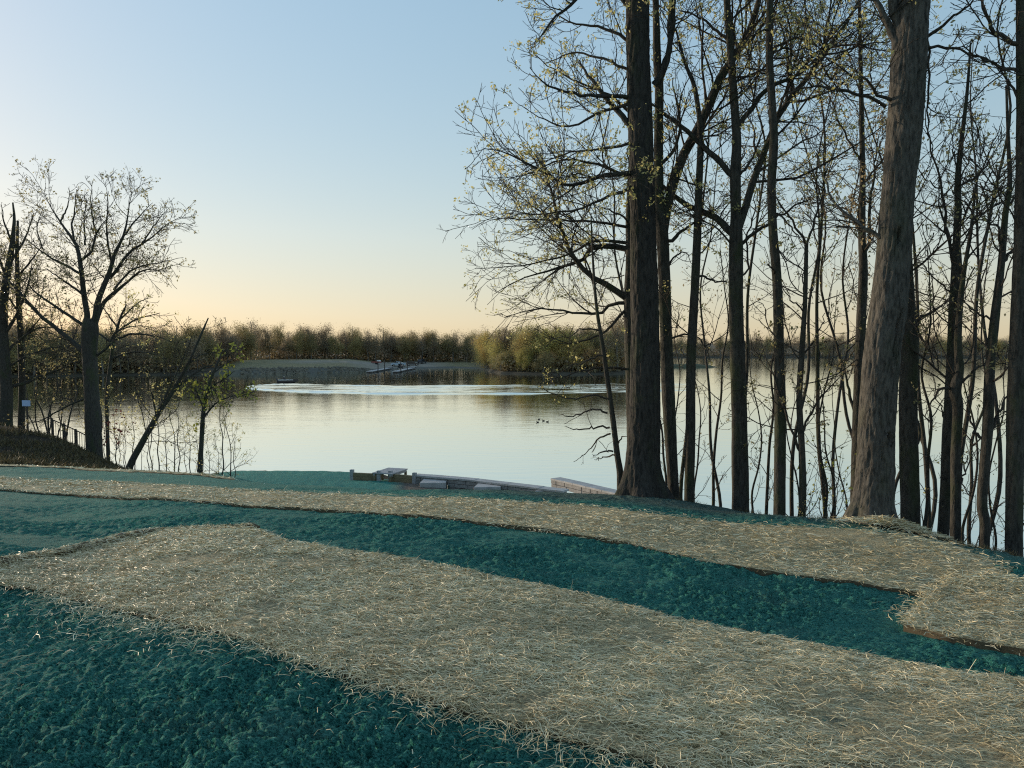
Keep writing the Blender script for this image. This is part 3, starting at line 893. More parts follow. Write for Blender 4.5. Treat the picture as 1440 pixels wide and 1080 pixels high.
make_tree('oak_tree', 'thickest grey-brown trunk, leaning, with straw heaped at its roots', 9.6,
    [(1226, 742, 34.0), (1227, 715, 28.5), (1231, 670, 25.8), (1233, 600, 23.9), (1240, 500, 23.9), (1250, 430, 23.9), (1257, 350, 22.1), (1262, 280, 21.2), (1270, 200, 22.1), (1276, 120, 22.5), (1282, 0, 23.0), (1288, -150, 22.1), (1295, -350, 18.4), (1300, -600, 12.9)],
    [[(1262, 72, 8), (1250, 40, 6), (1238, 15, 5), (1222, -20, 4), (1200, -90, 3)],
     [(1268, 60, 9), (1256, 10, 8), (1252, -40, 7), (1245, -140, 5)],
     [(1256, 142, 3), (1235, 132, 2.6), (1222, 112, 2), (1196, 105, 1.6), (1165, 80, 1.2), (1120, 60, .8)],
     [(1238, 335, 4), (1215, 320, 3.4), (1195, 305, 3), (1172, 285, 2.4), (1160, 255, 1.6), (1148, 215, 1)],
     [(1245, 150, 3), (1200, 130, 2.4), (1150, 122, 2), (1110, 130, 1.4), (1080, 155, 1)],
     [(1300, 60, 3), (1330, 30, 2.4), (1360, 10, 2), (1390, -20, 1.2)],
     [(1300, 66, 2.6), (1340, 68, 2), (1385, 85, 1.6), (1430, 100, 1)],
     [(1302, 40, 2), (1307, 110, 1.8), (1304, 170, 1.4), (1312, 210, 1), (1306, 250, .7)]],
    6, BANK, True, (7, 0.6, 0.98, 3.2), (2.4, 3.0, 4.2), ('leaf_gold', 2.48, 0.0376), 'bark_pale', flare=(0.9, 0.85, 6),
    dents=[(6.87, 1.9, 0.06, 0.2, 0.13), (8.12, 1.85, 0.3, 0.09, 0.1), (9.35, 1.35, 0.1, 0.1, 0.07), (5.75, 1.8, 0.08, 0.22, 0.12)])
# --- the tree hidden behind the first trunk, its limbs reaching out over the water
make_tree('oak_tree', 'half-hidden tree whose crooked bare limbs reach out over the water', 13.4,
    [(894, 700, 11), (889, 560, 9), (886, 430, 8.5), (887, 365, 7), (886, 300, 6), (890, 200, 5), (892, 80, 4), (890, -60, 3)],
    [[(884, 421, 6), (857, 402, 5.2), (834, 391, 4.6), (812, 369, 4.2), (796, 336, 3.8), (782, 294, 3.2), (774, 262, 2.4), (760, 215, 1.5)],
     [(888, 366, 5.5), (880, 349, 5.5), (857, 347, 5), (834, 349, 4.4), (818, 366, 3.4), (787, 377, 2.4), (751, 386, 1.7), (720, 400, 1.2), (694, 414, 0.8)],
     [(884, 426, 3.4), (859, 427, 2.8), (846, 440, 2.6), (807, 440, 2), (762, 433, 1.5), (709, 447, 0.9)],
     [(880, 436, 2.6), (859, 458, 2.2), (840, 472, 1.8), (807, 483, 1.5), (770, 472, 0.9)],
     [(886, 342, 3), (835, 338, 2.4), (800, 356, 1.8), (740, 372, 1.4), (668, 378, .8)],
     [(886, 320, 2.6), (830, 312, 2), (770, 308, 1.5), (700, 306, 1), (668, 298, .7)],
     [(884, 348, 2.6), (889, 322, 2.2), (870, 300, 1.8), (840, 290, 1.2)],
     [(884, 520, 2.2), (850, 516, 1.8), (820, 520, 1.4), (790, 530, 1), (760, 528, .6)],
     [(886, 250, 3), (840, 232, 2.2), (790, 225, 1.6), (740, 245, 1.1), (690, 262, .7)],
     [(888, 160, 3), (850, 130, 2.2), (800, 110, 1.6), (750, 75, 1.1)]],
    7, BANK, False, (3, 0.6, 0.95, 2.0), (3.0, 3.2, 4.0), ('leaf_gold', 1.38, 0.0395), 'bark_grey', drift=0.35)
# --- twin stems right behind, one leaning
make_tree('bank_tree', 'slim forked tree with one stem slanting behind the thick flared trunk', 12.4,
    [(948, 704, 8), (945, 650, 8), (940, 560, 9), (936, 450, 8.5), (932, 340, 8.5), (927, 285, 7.5), (926, 210, 6.5), (927, 125, 6), (924, 83, 5.5), (922, 0, 4.5), (918, -120, 3)],
    [[[(932, 330, 8.5), (942, 279, 8), (954, 233, 8), (964, 215, 8), (985, 171, 8), (1002, 135, 8), (1018, 100, 7.5), (1041, 69, 7), (1058, 31, 6), (1075, -30, 5), (1100, -140, 3)], 0.6],
     [(926, 130, 5), (931, 98, 5), (941, 73, 4.5), (942, 31, 4), (943, 0, 3.6), (948, -70, 2)],
     [(935, 344, 3.6), (952, 331, 3), (969, 317, 2.2), (985, 312, 1.5), (1000, 318, .8)],
     [(930, 230, 3), (950, 205, 2.6), (957, 170, 2.4), (950, 140, 2), (946, 110, 1.4)],
     [(938, 480, 2), (960, 470, 1.6), (985, 478, 1.1), (1005, 500, .7)],
     [(935, 390, 2), (945, 365, 1.6), (962, 355, 1.2), (975, 372, .7)]],
    8, BANK, False, (5, 0.5, 0.95, 1.8), (2.8, 3.2, 4.2), ('leaf_gold', 2.48, 0.0395), 'bark_grey')
make_tree('bank_tree', 'slender straight grey stem between the slanting fork and the mossy forked tree', 12.2,
    [(969, 703, 7), (971, 600, 7), (972, 500, 6.5), (976, 425, 6), (980, 346, 5.8), (982, 283, 5.2), (985, 212, 4.5), (984, 170, 3.6), (976, 120, 3), (964, 90, 2.2), (950, 40, 1.2)],
    [[(976, 392, 2), (990, 388, 1.8), (1005, 396, 1.6), (1024, 396, 1.2), (1040, 408, .7)],
     [(982, 262, 1.8), (965, 255, 1.5), (945, 248, 1.2), (925, 240, .8)],
     [(983, 275, 1.6), (1000, 268, 1.2), (1020, 270, .8)],
     [(984, 200, 1.6), (1000, 190, 1.2), (1020, 175, .8)]],
    9, BANK, False, (7, 0.3, 0.95, 1.3), (3.0, 3.2, 4.0), ('leaf_gold', 1.93, 0.0376), 'bark_grey')
# --- mossy forked tree
make_tree('bank_tree', 'sturdy mossy trunk forking widely into slanting limbs', 12.0,
    [(1041, 714, 12), (1040, 600, 11), (1037, 500, 10.5), (1035, 425, 9.8), (1035, 342, 9.5), (1035, 300, 7.5), (1034, 250, 7.5), (1036, 200, 6.5), (1034, 165, 5.8), (1031, 125, 5.5), (1027, 62, 5), (1022, 0, 4.5), (1016, -120, 3)],
    [[[(1032, 330, 6.5), (1020, 318, 6), (1005, 306, 5.6), (987, 296, 5.2), (956, 281, 4.8), (931, 262, 4.2), (905, 240, 3)], 0.8],
     [[(1037, 325, 7), (1044, 308, 6.5), (1054, 271, 6), (1065, 237, 5.6), (1079, 200, 5.4), (1091, 167, 5.2), (1106, 144, 5), (1127, 117, 4.6), (1152, 88, 4), (1180, 45, 3.5), (1205, 5, 3), (1240, -60, 2)], 0.5],
     [(1034, 250, 5.5), (1023, 240, 5), (1008, 223, 5), (987, 204, 4.6), (973, 189, 4.4), (950, 172, 4), (932, 158, 3.4), (905, 135, 2)],
     [(1038, 180, 4.4), (1048, 165, 4.2), (1060, 146, 4), (1079, 125, 3.8), (1110, 110, 3.2), (1137, 94, 2.6), (1170, 60, 1.8), (1200, 20, 1)],
     [(1040, 346, 3), (1062, 327, 2.8), (1081, 313, 2.5), (1108, 296, 2.2), (1130, 283, 1.9), (1140, 280, 1.4)],
     [(1040, 246, 2.4), (1055, 228, 2), (1066, 205, 1.8), (1075, 175, 1.2)],
     [(1040, 390, 1.8), (1052, 378, 1.6), (1050, 340, 1.6), (1060, 300, 1.4), (1062, 270, 1)],
     [(1030, 62, 3), (1005, 40, 2.4), (985, 25, 2), (955, 15, 1.4)]],
    10, BANK, False, (6, 0.45, 0.95, 2.2), (3.0, 3.2, 4.2), ('leaf_gold', 2.61, 0.0395), 'bark_grey')
make_tree('bank_tree', 'tall straight grey trunk with a broken spur halfway up', 11.4,
    [(1096, 724, 8.5), (1097, 600, 8), (1095, 480, 7), (1094, 425, 6.6), (1092, 383, 6.4), (1087, 325, 6), (1085, 262, 6), (1088, 200, 6), (1086, 150, 5.2), (1082, 80, 5), (1083, 0, 4.5), (1085, -120, 3)],
    [[(1091, 388, 1.6), (1086, 378, 1.6), (1080, 368, 1.2)],
     [(1085, 70, 2.2), (1100, 60, 2), (1125, 52, 1.7), (1150, 65, 1.2), (1170, 60, .8)],
     [(1084, 75, 1.8), (1105, 68, 1.6), (1118, 80, 1.4), (1130, 98, .9)],
     [(1092, 300, 1.8), (1105, 310, 1.5), (1120, 330, 1.2), (1134, 345, .9)],
     [(1086, 40, 2), (1060, 48, 1.6), (1040, 70, 1.2)]],
    11, BANK, False, (7, 0.55, 0.96, 1.8), (2.8, 3.2, 4.2), ('leaf_gold', 2.48, 0.0395), 'bark_grey')
make_tree('bank_tree', 'thin dark double-topped stem standing before the far wooded ridge', 11.2,
    [(1128, 728, 5), (1129, 680, 5), (1127, 620, 4.5), (1124, 560, 4.2), (1128, 490, 3.8), (1132, 425, 3.2), (1134, 344, 2.6)],
    [[(1134, 346, 2.2), (1125, 329, 2), (1110, 305, 1.7), (1094, 283, 1.4), (1075, 262, .8)],
     [(1134, 346, 2), (1146, 312, 1.7), (1156, 275, 1.3), (1165, 225, .8)],
     [(1128, 610, 2), (1145, 570, 1.8), (1165, 545, 1.4), (1195, 520, .9)],
     [(1128, 640, 2.2), (1110, 600, 2), (1098, 560, 1.7), (1085, 520, 1.2), (1070, 480, .7)],
     [(1128, 500, 1.6), (1145, 480, 1.4), (1160, 440, 1)],
     [(1131, 440, 1.4), (1112, 420, 1.2), (1095, 400, .8)]],
    12, BANK, False, (8, 0.3, 0.98, 1.1), (3.2, 3.2, 4.0), ('leaf_dusk', 2.48, 0.0358), 'bark_grey')
make_tree('bank_tree', 'upright grey trunk just behind the thickest leaning trunk, forking low over the water', 13.0,
    [(1203, 735, 8), (1205, 640, 7.5), (1207, 560, 7), (1211, 450, 6.5), (1214, 380, 6), (1212, 320, 5), (1213, 250, 4), (1212, 180, 3.4), (1210, 80, 2.6), (1208, -20, 2)],
    [[(1215, 370, 3.4), (1222, 340, 3), (1222, 300, 2.6), (1228, 250, 2), (1236, 190, 1.4)],
     [(1206, 590, 3), (1196, 560, 2.6), (1190, 530, 2), (1184, 500, 1.2)],
     [(1211, 330, 2), (1195, 300, 1.8), (1175, 290, 1.4), (1150, 285, 1)],
     [(1212, 230, 2), (1190, 190, 1.6), (1172, 150, 1.2), (1160, 110, .8)],
     [(1212, 260, 2), (1240, 225, 1.6), (1255, 180, 1.2)]],
    13, BANK, False, (9, 0.4, 0.97, 1.8), (3.2, 3.4, 4.2), ('leaf_pink', 3.57, 0.0423), 'bark_grey')
make_tree('bank_tree', 'straight mossy trunk tucked against the dark side of the thickest trunk', 10.6,
    [(1281, 748, 13), (1278, 650, 12.5), (1277, 560, 12), (1279, 480, 11.5), (1276, 420, 10), (1272, 340, 8.5), (1268, 200, 7), (1266, 60, 5.5), (1264, -120, 4)],
    [[(1288, 450, 2.2), (1305, 440, 1.8), (1325, 430, 1.3), (1340, 415, .8)]],
    14, BANK, False, (6, 0.35, 0.97, 1.6), (2.6, 3.0, 4.0), ('leaf_dusk', 1.93, 0.0376), 'bark_grey')
make_tree('bank_tree', 'grey tree fanning into many straight upright limbs beside the thickest trunk', 10.4,
    [(1326, 758, 8), (1330, 690, 7.5), (1332, 620, 7), (1338, 520, 7), (1342, 440, 7.5), (1345, 380, 7), (1345, 340, 5), (1347, 300, 4.6), (1347, 250, 4), (1352, 200, 3), (1360, 130, 2.2), (1365, 60, 1.2)],
    [[[(1343, 385, 5), (1336, 340, 4), (1330, 310, 3.6), (1324, 270, 3.2), (1316, 230, 2.8), (1308, 205, 2.4), (1302, 170, 1.8), (1294, 110, 1)], 0.5],
     [(1349, 318, 3.4), (1360, 296, 3), (1372, 268, 2.7), (1382, 235, 2.3), (1394, 210, 1.9), (1410, 165, 1.2)],
     [(1347, 262, 2.6), (1362, 255, 2.4), (1384, 240, 2), (1404, 205, 1.6), (1425, 170, 1)],
     [(1348, 252, 2.2), (1343, 225, 1.8), (1339, 195, 1.4), (1336, 150, .8)],
     [(1351, 250, 2), (1362, 225, 1.7), (1374, 200, 1.4), (1384, 150, .9)],
     [(1322, 265, 2), (1308, 258, 1.7), (1290, 235, 1.3), (1275, 215, .8)],
     [(1349, 380, 2.6), (1372, 350, 2.2), (1400, 305, 1.9), (1420, 270, 1.5), (1440, 235, 1)],
     [(1337, 410, 2.4), (1318, 395, 2), (1298, 372, 1.6), (1290, 362, 1)],
     [(1332, 600, 2), (1318, 560, 1.6), (1306, 540, 1)]],
    15, BANK, False, (8, 0.35, 0.97, 1.5), (2.4, 2.8, 3.8), ('leaf_dusk', 1.93, 0.0358), 'bark_grey', limb_k=0.62)
make_tree('bank_tree', 'crooked mossy trunk with a knot at eye height, beside the fanning grey tree', 10.0,
    [(1343, 764, 7), (1344, 700, 6.5), (1344, 640, 6.5), (1347, 575, 7), (1343, 550, 8), (1349, 520, 6), (1347, 480, 5), (1350, 430, 4), (1356, 380, 3), (1366, 320, 2.2), (1372, 260, 1.4)],
    [[(1342, 552, 3), (1325, 545, 2.4), (1312, 560, 1.8), (1302, 590, 1.2)],
     [(1350, 540, 2.2), (1372, 520, 1.8), (1395, 505, 1.3)],
     [(1344, 690, 2), (1352, 675, 1.8), (1360, 640, 1.4)]],
    16, BANK, False, (7, 0.3, 0.97, 1.2), (3.0, 3.2, 4.0), ('leaf_dusk', 1.93, 0.0358), 'bark_grey')
make_tree('bank_tree', 'gently kinked trunk with a low side fork over the blue water', 9.8,
    [(1384, 774, 7), (1385, 735, 7), (1381, 710, 7), (1384, 660, 6.5), (1389, 600, 6.8), (1392, 520, 6.4), (1399, 450, 6), (1406, 390, 5), (1410, 350, 4.4), (1414, 300, 4), (1420, 260, 3.2), (1418, 200, 2.4), (1415, 120, 1.4)],
    [[(1387, 620, 2.6), (1374, 608, 2.4), (1366, 596, 2), (1360, 570, 1.2)],
     [(1389, 618, 3), (1405, 580, 2.4), (1414, 560, 2), (1428, 540, 1.4)],
     [(1408, 370, 2.6), (1425, 350, 2.2), (1440, 330, 1.8), (1460, 310, 1)],
     [(1416, 290, 2.2), (1428, 275, 1.8), (1440, 255, 1.4)],
     [(1408, 345, 2.2), (1404, 320, 2), (1395, 315, 1.6), (1360, 305, 1.2), (1340, 300, .8)],
     [(1398, 450, 1.8), (1375, 440, 1.5), (1350, 420, 1)]],
    17, BANK, False, (7, 0.35, 0.97, 1.4), (3.2, 3.2, 4.0), ('leaf_dusk', 1.93, 0.0358), 'bark_grey')
make_tree('bank_tree', 'dark upright trunk at the end of the bank row above bare teal ground', 9.2,
    [(1426, 786, 11.5), (1426, 740, 11), (1427, 660, 11), (1428, 580, 11.2), (1430, 500, 10.5), (1434, 400, 10), (1437, 300, 9), (1439, 180, 8.5), (1438, 60, 8), (1437, -20, 7), (1436, -160, 5), (1434, -300, 3)],
    [[(1434, 62, 4), (1415, 55, 3.6), (1400, 46, 3.4), (1390, 30, 3), (1382, 5, 2.6), (1375, -40, 2)],
     [(1432, 100, 3), (1415, 95, 2.4), (1395, 88, 2), (1360, 70, 1.4), (1330, 66, 1)],
     [(1434, 150, 2.4), (1425, 120, 2), (1410, 100, 1.6), (1385, 80, 1)],
     [(1440, 40, 3), (1460, 0, 2.4), (1480, -60, 1.6)]],
    18, BANK, False, (6, 0.45, 0.97, 1.8), (3.0, 3.2, 4.2), ('leaf_dusk', 1.38, 0.0358), 'bark_grey')
# --- sapling with drooping bare branches beside the flared trunk
make_tree('young_tree', 'bare sapling with drooping branches growing beside the thick flared trunk', 12.3,
    [(872, 668, 4.8), (868, 640, 4.3), (862, 590, 3.8), (855, 540, 3.4), (848, 490, 3), (840, 440, 2.4), (836, 400, 2), (833, 350, 1.4), (831, 300, .9)],
    [[(854, 561, 1.8), (834, 556, 1.5), (807, 562, 1.2), (779, 553, .8), (762, 545, .6)],
     [(854, 581, 1.8), (834, 576, 1.5), (804, 586, 1.2), (786, 584, .7)],
     [(857, 601, 1.8), (840, 600, 1.5), (809, 604, 1.2), (794, 599, .7)],
     [(858, 610, 1.6), (840, 617, 1.3), (832, 630, 1.1), (816, 644, .7)],
     [(862, 635, 1.6), (845, 636, 1.3), (834, 643, .8)],
     [(864, 640, 1.4), (850, 643, 1.1), (836, 646, .7)],
     [(866, 634, 1.6), (872, 618, 1.4), (880, 614, 1)],
     [(843, 465, 1.6), (820, 462, 1.2), (800, 472, .9), (775, 478, .6)],
     [(846, 500, 1.6), (815, 510, 1.2), (785, 525, .8)]],
    19, None, False, (3, 0.6, 0.97, 0.8), (0.8, 1.2, 1.5), ('leaf_dusk', 1.38, 0.0329), 'bark_grey', drift=0.3, cat='sapling')

# ------------------------------------------------------------------ saplings and undergrowth on the bank
def sapling_meshes(seed, h, r, nl, leafname, per, size, lean=0.05, twig=(3, 3.4, 4), la=0.9, t_low=0.15):
    rng = np.random.default_rng(seed)
    n = 9
    pts = np.zeros((n, 4)); pts[:, 2] = np.linspace(-0.3, h, n)
    pts[:, :2] = np.cumsum(rng.normal(0, h * 0.018, (n, 2)), 0) + np.linspace(0, 1, n)[:, None] * rng.normal(0, lean * h, 2)
    pts[:, 3] = np.linspace(r, r * 0.18, n)
    path = smooth_path(pts, 40)
    V, F = bark_trunk(path, 10, 0.001, 2.5, seed)
    st = mesh_np('stem', V, F); st.materials.append(M['bark_grey'])
    L = h + 0.3
    ap, ar = spawn(rng, path[None, :, :3], path[None, :, 3], nl / L, t_low, 0.99, (50, 14), la / L, 9, 0.13, 0.06, 0.6, 0.004, 0.2, la * 1.5)
    s1, r1 = spawn(rng, ap, ar, twig[0] * 1.5, 0.15, 1, (45, 14), 0.5, 6, 0.15, 0.03, 0.6, 0.0035, 0.15, 0.9)
    s2, r2 = spawn(rng, s1, r1, twig[1] * 1.4, 0.2, 1, (45, 14), 0.5, 4, 0.16, 0.03, 0.6, 0.003, 0.08, 0.5)
    Vs, Fs, o = [], [], 0
    for p_, r_, k in ((ap, ar, 5), (s1, r1, 3), (s2, r2, 3)):
        v, f = tubes(p_, r_, k); Fs.append(f + o); Vs.append(v); o += len(v)
    tw = mesh_np('twigs', np.concatenate(Vs), np.concatenate(Fs)); tw.materials.append(M['bark_twig'])
    lm = None
    if per:
        v, f = leaves(rng, np.concatenate([s2]), per, size)
        lm = mesh_np('leaves', v, f, False); lm.materials.append(M[leafname])
    return st, tw, lm

def place_sapling(ms, px, py, d, rz, sc_, label, group, name='sapling', cat='sapling'):
    p = P(px, py, d)
    g = float(ground(p[0], p[1]))
    root = empty(name, (p[0], p[1], g), rz)
    root.scale = (sc_, sc_, sc_)
    tag(root, label, cat, group)
    for nm, me in zip(('stem', 'twigs', 'leaves'), ms):
        if me is None: continue
        o = bpy.data.objects.new(nm, me); COL.objects.link(o); o.parent = root
        if nm != 'stem': o['kind'] = 'stuff'
    return root

SAPS = [sapling_meshes(100 + i, h, r, nl, lf, per, sz) for i, (h, r, nl, lf, per, sz) in enumerate([
    (5.2, 0.035, 16, 'leaf_dusk', 1.2, 0.035), (4.2, 0.026, 14, 'leaf_dusk', 1.6, 0.04), (6.0, 0.045, 18, 'leaf_gold', 1.3, 0.04), (3.2, 0.02, 12, 'leaf_green', 1.6, 0.045)])]
rs_ = random.Random(5)
NEIGH = [(903, 'the flared trunk'), (948, 'the slanting fork'), (970, 'the slender straight stem'), (1041, 'the mossy forked trunk'), (1096, 'the spurred trunk'), (1128, 'the double-topped stem'),
         (1204, 'the low-forking trunk'), (1230, 'the thickest trunk'), (1281, 'the tucked-in mossy trunk'), (1326, 'the fanning tree'), (1343, 'the knotted trunk'), (1384, 'the kinked trunk'), (1427, 'the last bank trunk'), (1500, 'the bare teal ground')]
def between(px):
    for (a, na), (b, nb) in zip(NEIGH[:-1], NEIGH[1:]):
        if a <= px < b: return na, nb
    return NEIGH[-2][1], NEIGH[-1][1]
for px, d, k, s_ in [(955, 13.6, 1, 0.9), (985, 13.4, 1, 0.8), (1003, 13.0, 0, 0.9), (1062, 12.6, 1, 0.8), (1077, 12.8, 0, 0.9), (1112, 12.2, 3, 0.9), (1145, 12.0, 3, 1.0),
                     (1160, 11.6, 1, 0.9), (1176, 12.2, 3, 0.9), (1298, 11.0, 0, 0.9), (1362, 10.6, 1, 0.9), (1372, 11.6, 0, 1.0), (1402, 10.4, 1, 0.8), (1437, 9.9, 3, 0.9), (930, 15, 0, 0.9), (1238, 13, 2, 0.9)]:
    place_sapling(SAPS[k], px, 700, d, rs_.uniform(0, 6.28), s_, '%s sapling between %s and %s' % (('slender', 'wispy', 'taller budding', 'green-budded')[k], *between(px)), 'saplings between the bank trunks')

THIN = [sapling_meshes(120 + i, h, r, nl, lf, per, sz, 0.06, (3.2, 3.4, 4), la, 0.45) for i, (h, r, nl, lf, per, sz, la) in enumerate([
    (10.5, 0.045, 26, 'leaf_gold', 1.8, 0.045, 2.0), (9.0, 0.038, 26, 'leaf_pink', 2.4, 0.05, 1.8), (11.5, 0.05, 28, 'leaf_dusk', 1.7, 0.045, 2.1)])]
for px, d, k, s_ in [(915, 16.5, 0, 1.0), (958, 15.5, 2, 0.9), (998, 15.0, 1, 0.95), (1066, 14.5, 2, 0.9), (1112, 14.2, 0, 0.95), (1150, 13.6, 1, 0.95), (1172, 15.0, 2, 1.05),
                     (1222, 15.5, 0, 1.0), (1300, 13.0, 2, 0.9), (1318, 14.0, 0, 1.0), (1368, 12.6, 2, 0.95), (1404, 12.4, 0, 0.95), (1450, 12.0, 1, 0.9)]:
    place_sapling(THIN[k], px, 700, d, rs_.uniform(0, 6.28), s_, '%s thin tree down the bank between %s and %s' % (('gold-budded', 'pink-budded', 'grey')[k], *between(px)), 'thin trees down the bank', 'thin_tree', 'tree')

# ------------------------------------------------------------------ trees on the far side of the dip, over the mound
make_tree('maple_tree', 'spreading budding tree forking low on the dark mound', 36,
    [(133, 640, 11), (131, 600, 10.5), (128, 540, 10), (126, 495, 10), (127, 462, 11), (127, 448, 8)],
    [[[(123, 456, 6.5), (122, 442, 6), (117, 405, 5.5), (111, 360, 4.6), (105, 340, 4), (85, 312, 2.6), (70, 288, 1.4), (62, 270, .7)], 1.5],
     [[(132, 458, 7), (135, 440, 6.5), (140, 417, 6), (155, 380, 5), (162, 355, 4.2), (175, 330, 3.2), (180, 300, 2), (186, 270, .9)], -1.2],
     [[(134, 455, 5.5), (139, 440, 5), (150, 420, 4.2), (175, 400, 3.2), (200, 380, 2.2), (222, 380, 1.4), (242, 377, .8)], 1.0],
     [(155, 390, 3.6), (165, 380, 3.2), (180, 357, 2.8), (212, 335, 2), (232, 318, 1.4), (256, 304, .7)],
     [(160, 408, 2.6), (185, 380, 2), (220, 370, 1.4), (258, 362, .7)],
     [[(124, 500, 6), (108, 486, 5.5), (82, 465, 4.6), (50, 437, 3.8), (22, 405, 3), (0, 382, 2.2), (-20, 350, 1.2)], 2.0],
     [(122, 462, 4), (108, 450, 3.4), (87, 437, 3), (55, 415, 2.2), (35, 397, 1.4), (15, 385, .7)],
     [(118, 415, 2.8), (100, 402, 2.2), (80, 388, 1.8), (62, 376, 1)],
     [(113, 385, 3), (95, 375, 2.6), (75, 365, 2.2), (50, 347, 1.6), (30, 330, .9)],
     [(112, 366, 3), (122, 360, 2.8), (130, 352, 2.6), (135, 330, 2.2), (142, 318, 1.6), (155, 300, .8)],
     [(104, 338, 2.4), (102, 315, 2), (105, 290, 1.5), (108, 265, .8)],
     [(136, 330, 2), (130, 305, 1.6), (128, 280, 1.2), (130, 255, .7)],
     [(158, 372, 2.6), (152, 345, 2.2), (150, 315, 1.8), (152, 285, 1.2), (148, 258, .7)],
     [(120, 345, 2), (118, 310, 1.6), (122, 280, 1.1)], [(85, 312, 2), (95, 290, 1.5), (98, 268, .8)],
     [(176, 330, 2), (195, 305, 1.5), (215, 285, .8)], [(200, 342, 1.8), (222, 310, 1.3), (238, 292, .8)], [(60, 350, 1.5), (52, 320, 1.2), (60, 295, .8)],
     [(124, 560, 2.4), (100, 568, 2), (60, 590, 1.4), (30, 600, .8)], [(136, 500, 2.6), (152, 488, 2.2), (162, 468, 1.8), (190, 458, 1.3), (222, 462, .8)]],
    30, None, False, (0, 0.3, 1, 2), (1.9, 2.2, 2.9), ('leaf_dusk', 1.60, 0.0850), 'bark_grey', rmin=0.0075, drift=0.45, tlen=(0.42, 0.5, 0.5), limb_k=0.82)
make_tree('maple_tree', 'dark leaning tree at the crown of the mound beside the blue sign', 38,
    [(8, 592, 9), (9, 550, 8), (6, 500, 7), (4, 450, 6), (8, 400, 5), (16, 350, 3.6), (20, 310, 2), (18, 285, 1)],
    [[(7, 545, 3.4), (30, 540, 3), (60, 528, 2.4), (105, 512, 1.4)], [(6, 470, 3.4), (25, 440, 2.6), (40, 400, 2), (45, 370, 1.2)],
     [(5, 440, 3), (-15, 400, 2.4), (-25, 350, 1.6)], [(10, 395, 2.6), (-5, 350, 2), (-10, 310, 1.2)], [(12, 375, 2.4), (35, 335, 1.8), (48, 300, 1)],
     [(17, 340, 2), (5, 310, 1.4), (2, 288, .8)], [(6, 500, 2.6), (24, 480, 2), (60, 460, 1.6), (110, 470, .9)], [(6, 520, 2), (40, 500, 1.6), (80, 488, 1.2), (115, 492, .7)]],
    31, None, False, (5, 0.4, 1, 2.5), (1.9, 2.2, 2.9), ('leaf_dusk', 1.60, 0.0850), 'bark_grey', rmin=0.0075, tlen=(0.42, 0.5, 0.5))
make_tree('maple_tree', 'straight thin tree behind the handrail on the mound', 39,
    [(30, 600, 4.6), (31, 540, 4.4), (29, 480, 4), (26, 420, 3.4), (24, 360, 2.6), (25, 310, 1.4)],
    [[(29, 480, 2), (50, 455, 1.6), (65, 440, 1)], [(27, 440, 2), (10, 415, 1.5), (0, 395, 1)], [(25, 390, 2), (45, 365, 1.5), (60, 345, .8)]],
    32, None, False, (9, 0.35, 1, 2.2), (1.9, 2.2, 2.9), ('leaf_dusk', 1.60, 0.0850), 'bark_grey', rmin=0.0075, tlen=(0.42, 0.5, 0.5))
make_tree('maple_tree', 'leaning double trunk slanting from the foot of the mound over the lake', 31,
    [(183, 655, 4.6), (199, 624, 4.4), (219, 588, 3.6), (240, 555, 2.8), (258, 524, 2.2), (272, 495, 1.6), (283, 470, 1.6), (293, 447, .8)],
    [[(186, 650, 3.6), (212, 600, 3), (232, 560, 2.4), (250, 520, 1.6), (268, 480, .9)], [(242, 552, 2.6), (262, 534, 2.2), (285, 518, 1.8), (306, 512, 1)],
     [(220, 585, 2), (215, 560, 1.6), (210, 540, 1)], [(262, 515, 1.6), (280, 500, 1.2), (300, 495, .7)]],
    33, None, False, (5, 0.35, 1, 1.5), (1.5, 1.8, 2.6), ('leaf_dusk', 1.00, 0.0600), 'bark_grey', rmin=0.008, tlen=(0.42, 0.5, 0.5))
make_tree('young_tree', 'small tree with fresh yellow-green leaves by the water edge', 30,
    [(281, 668, 3.6), (283, 630, 3.2), (285, 590, 3), (289, 560, 2.6), (296, 535, 2), (306, 510, 1.4), (313, 492, .8)],
    [[(285, 590, 2), (300, 570, 1.6), (318, 560, 1.2), (345, 552, .7)], [(287, 575, 1.8), (278, 555, 1.4), (272, 535, 1)], [(292, 548, 1.8), (312, 535, 1.3), (330, 522, .8)],
     [(300, 525, 1.4), (320, 510, 1), (335, 498, .7)], [(305, 512, 1.2), (300, 495, .8)], [(290, 552, 1.4), (305, 548, 1), (325, 545, .7)]],
    34, None, False, (9, 0.3, 1, 1.3), (2.6, 2.6, 2.8), ('leaf_green', 3.20, 0.1100), 'bark_grey', rmin=0.007, tlen=(0.42, 0.5, 0.5), cat='sapling')
make_tree('maple_tree', 'low bushy tree with pale buds behind the spreading tree', 44,
    [(150, 560, 2.4), (154, 520, 2.3), (160, 480, 2.1), (164, 465, 1.9), (170, 445, 1.6), (178, 428, .8)],
    [[(160, 478, 2.4), (185, 470, 2), (215, 472, 1.4), (240, 480, .8)], [(162, 468, 2), (190, 450, 1.6), (225, 440, 1)], [(165, 460, 1.6), (150, 440, 1.2), (140, 425, .8)], [(168, 450, 1.6), (195, 425, 1.1), (215, 418, .7)], [(160, 485, 2), (140, 470, 1.6), (120, 462, 1)],
     [(156, 505, 2), (190, 495, 1.5), (225, 500, .9)]],
    35, None, False, (6, 0.4, 1, 2.0), (1.2, 1.4, 2.0), ('leaf_gold', 2.60, 0.1000), 'bark_grey', rmin=0.008, tlen=(0.42, 0.5, 0.5))
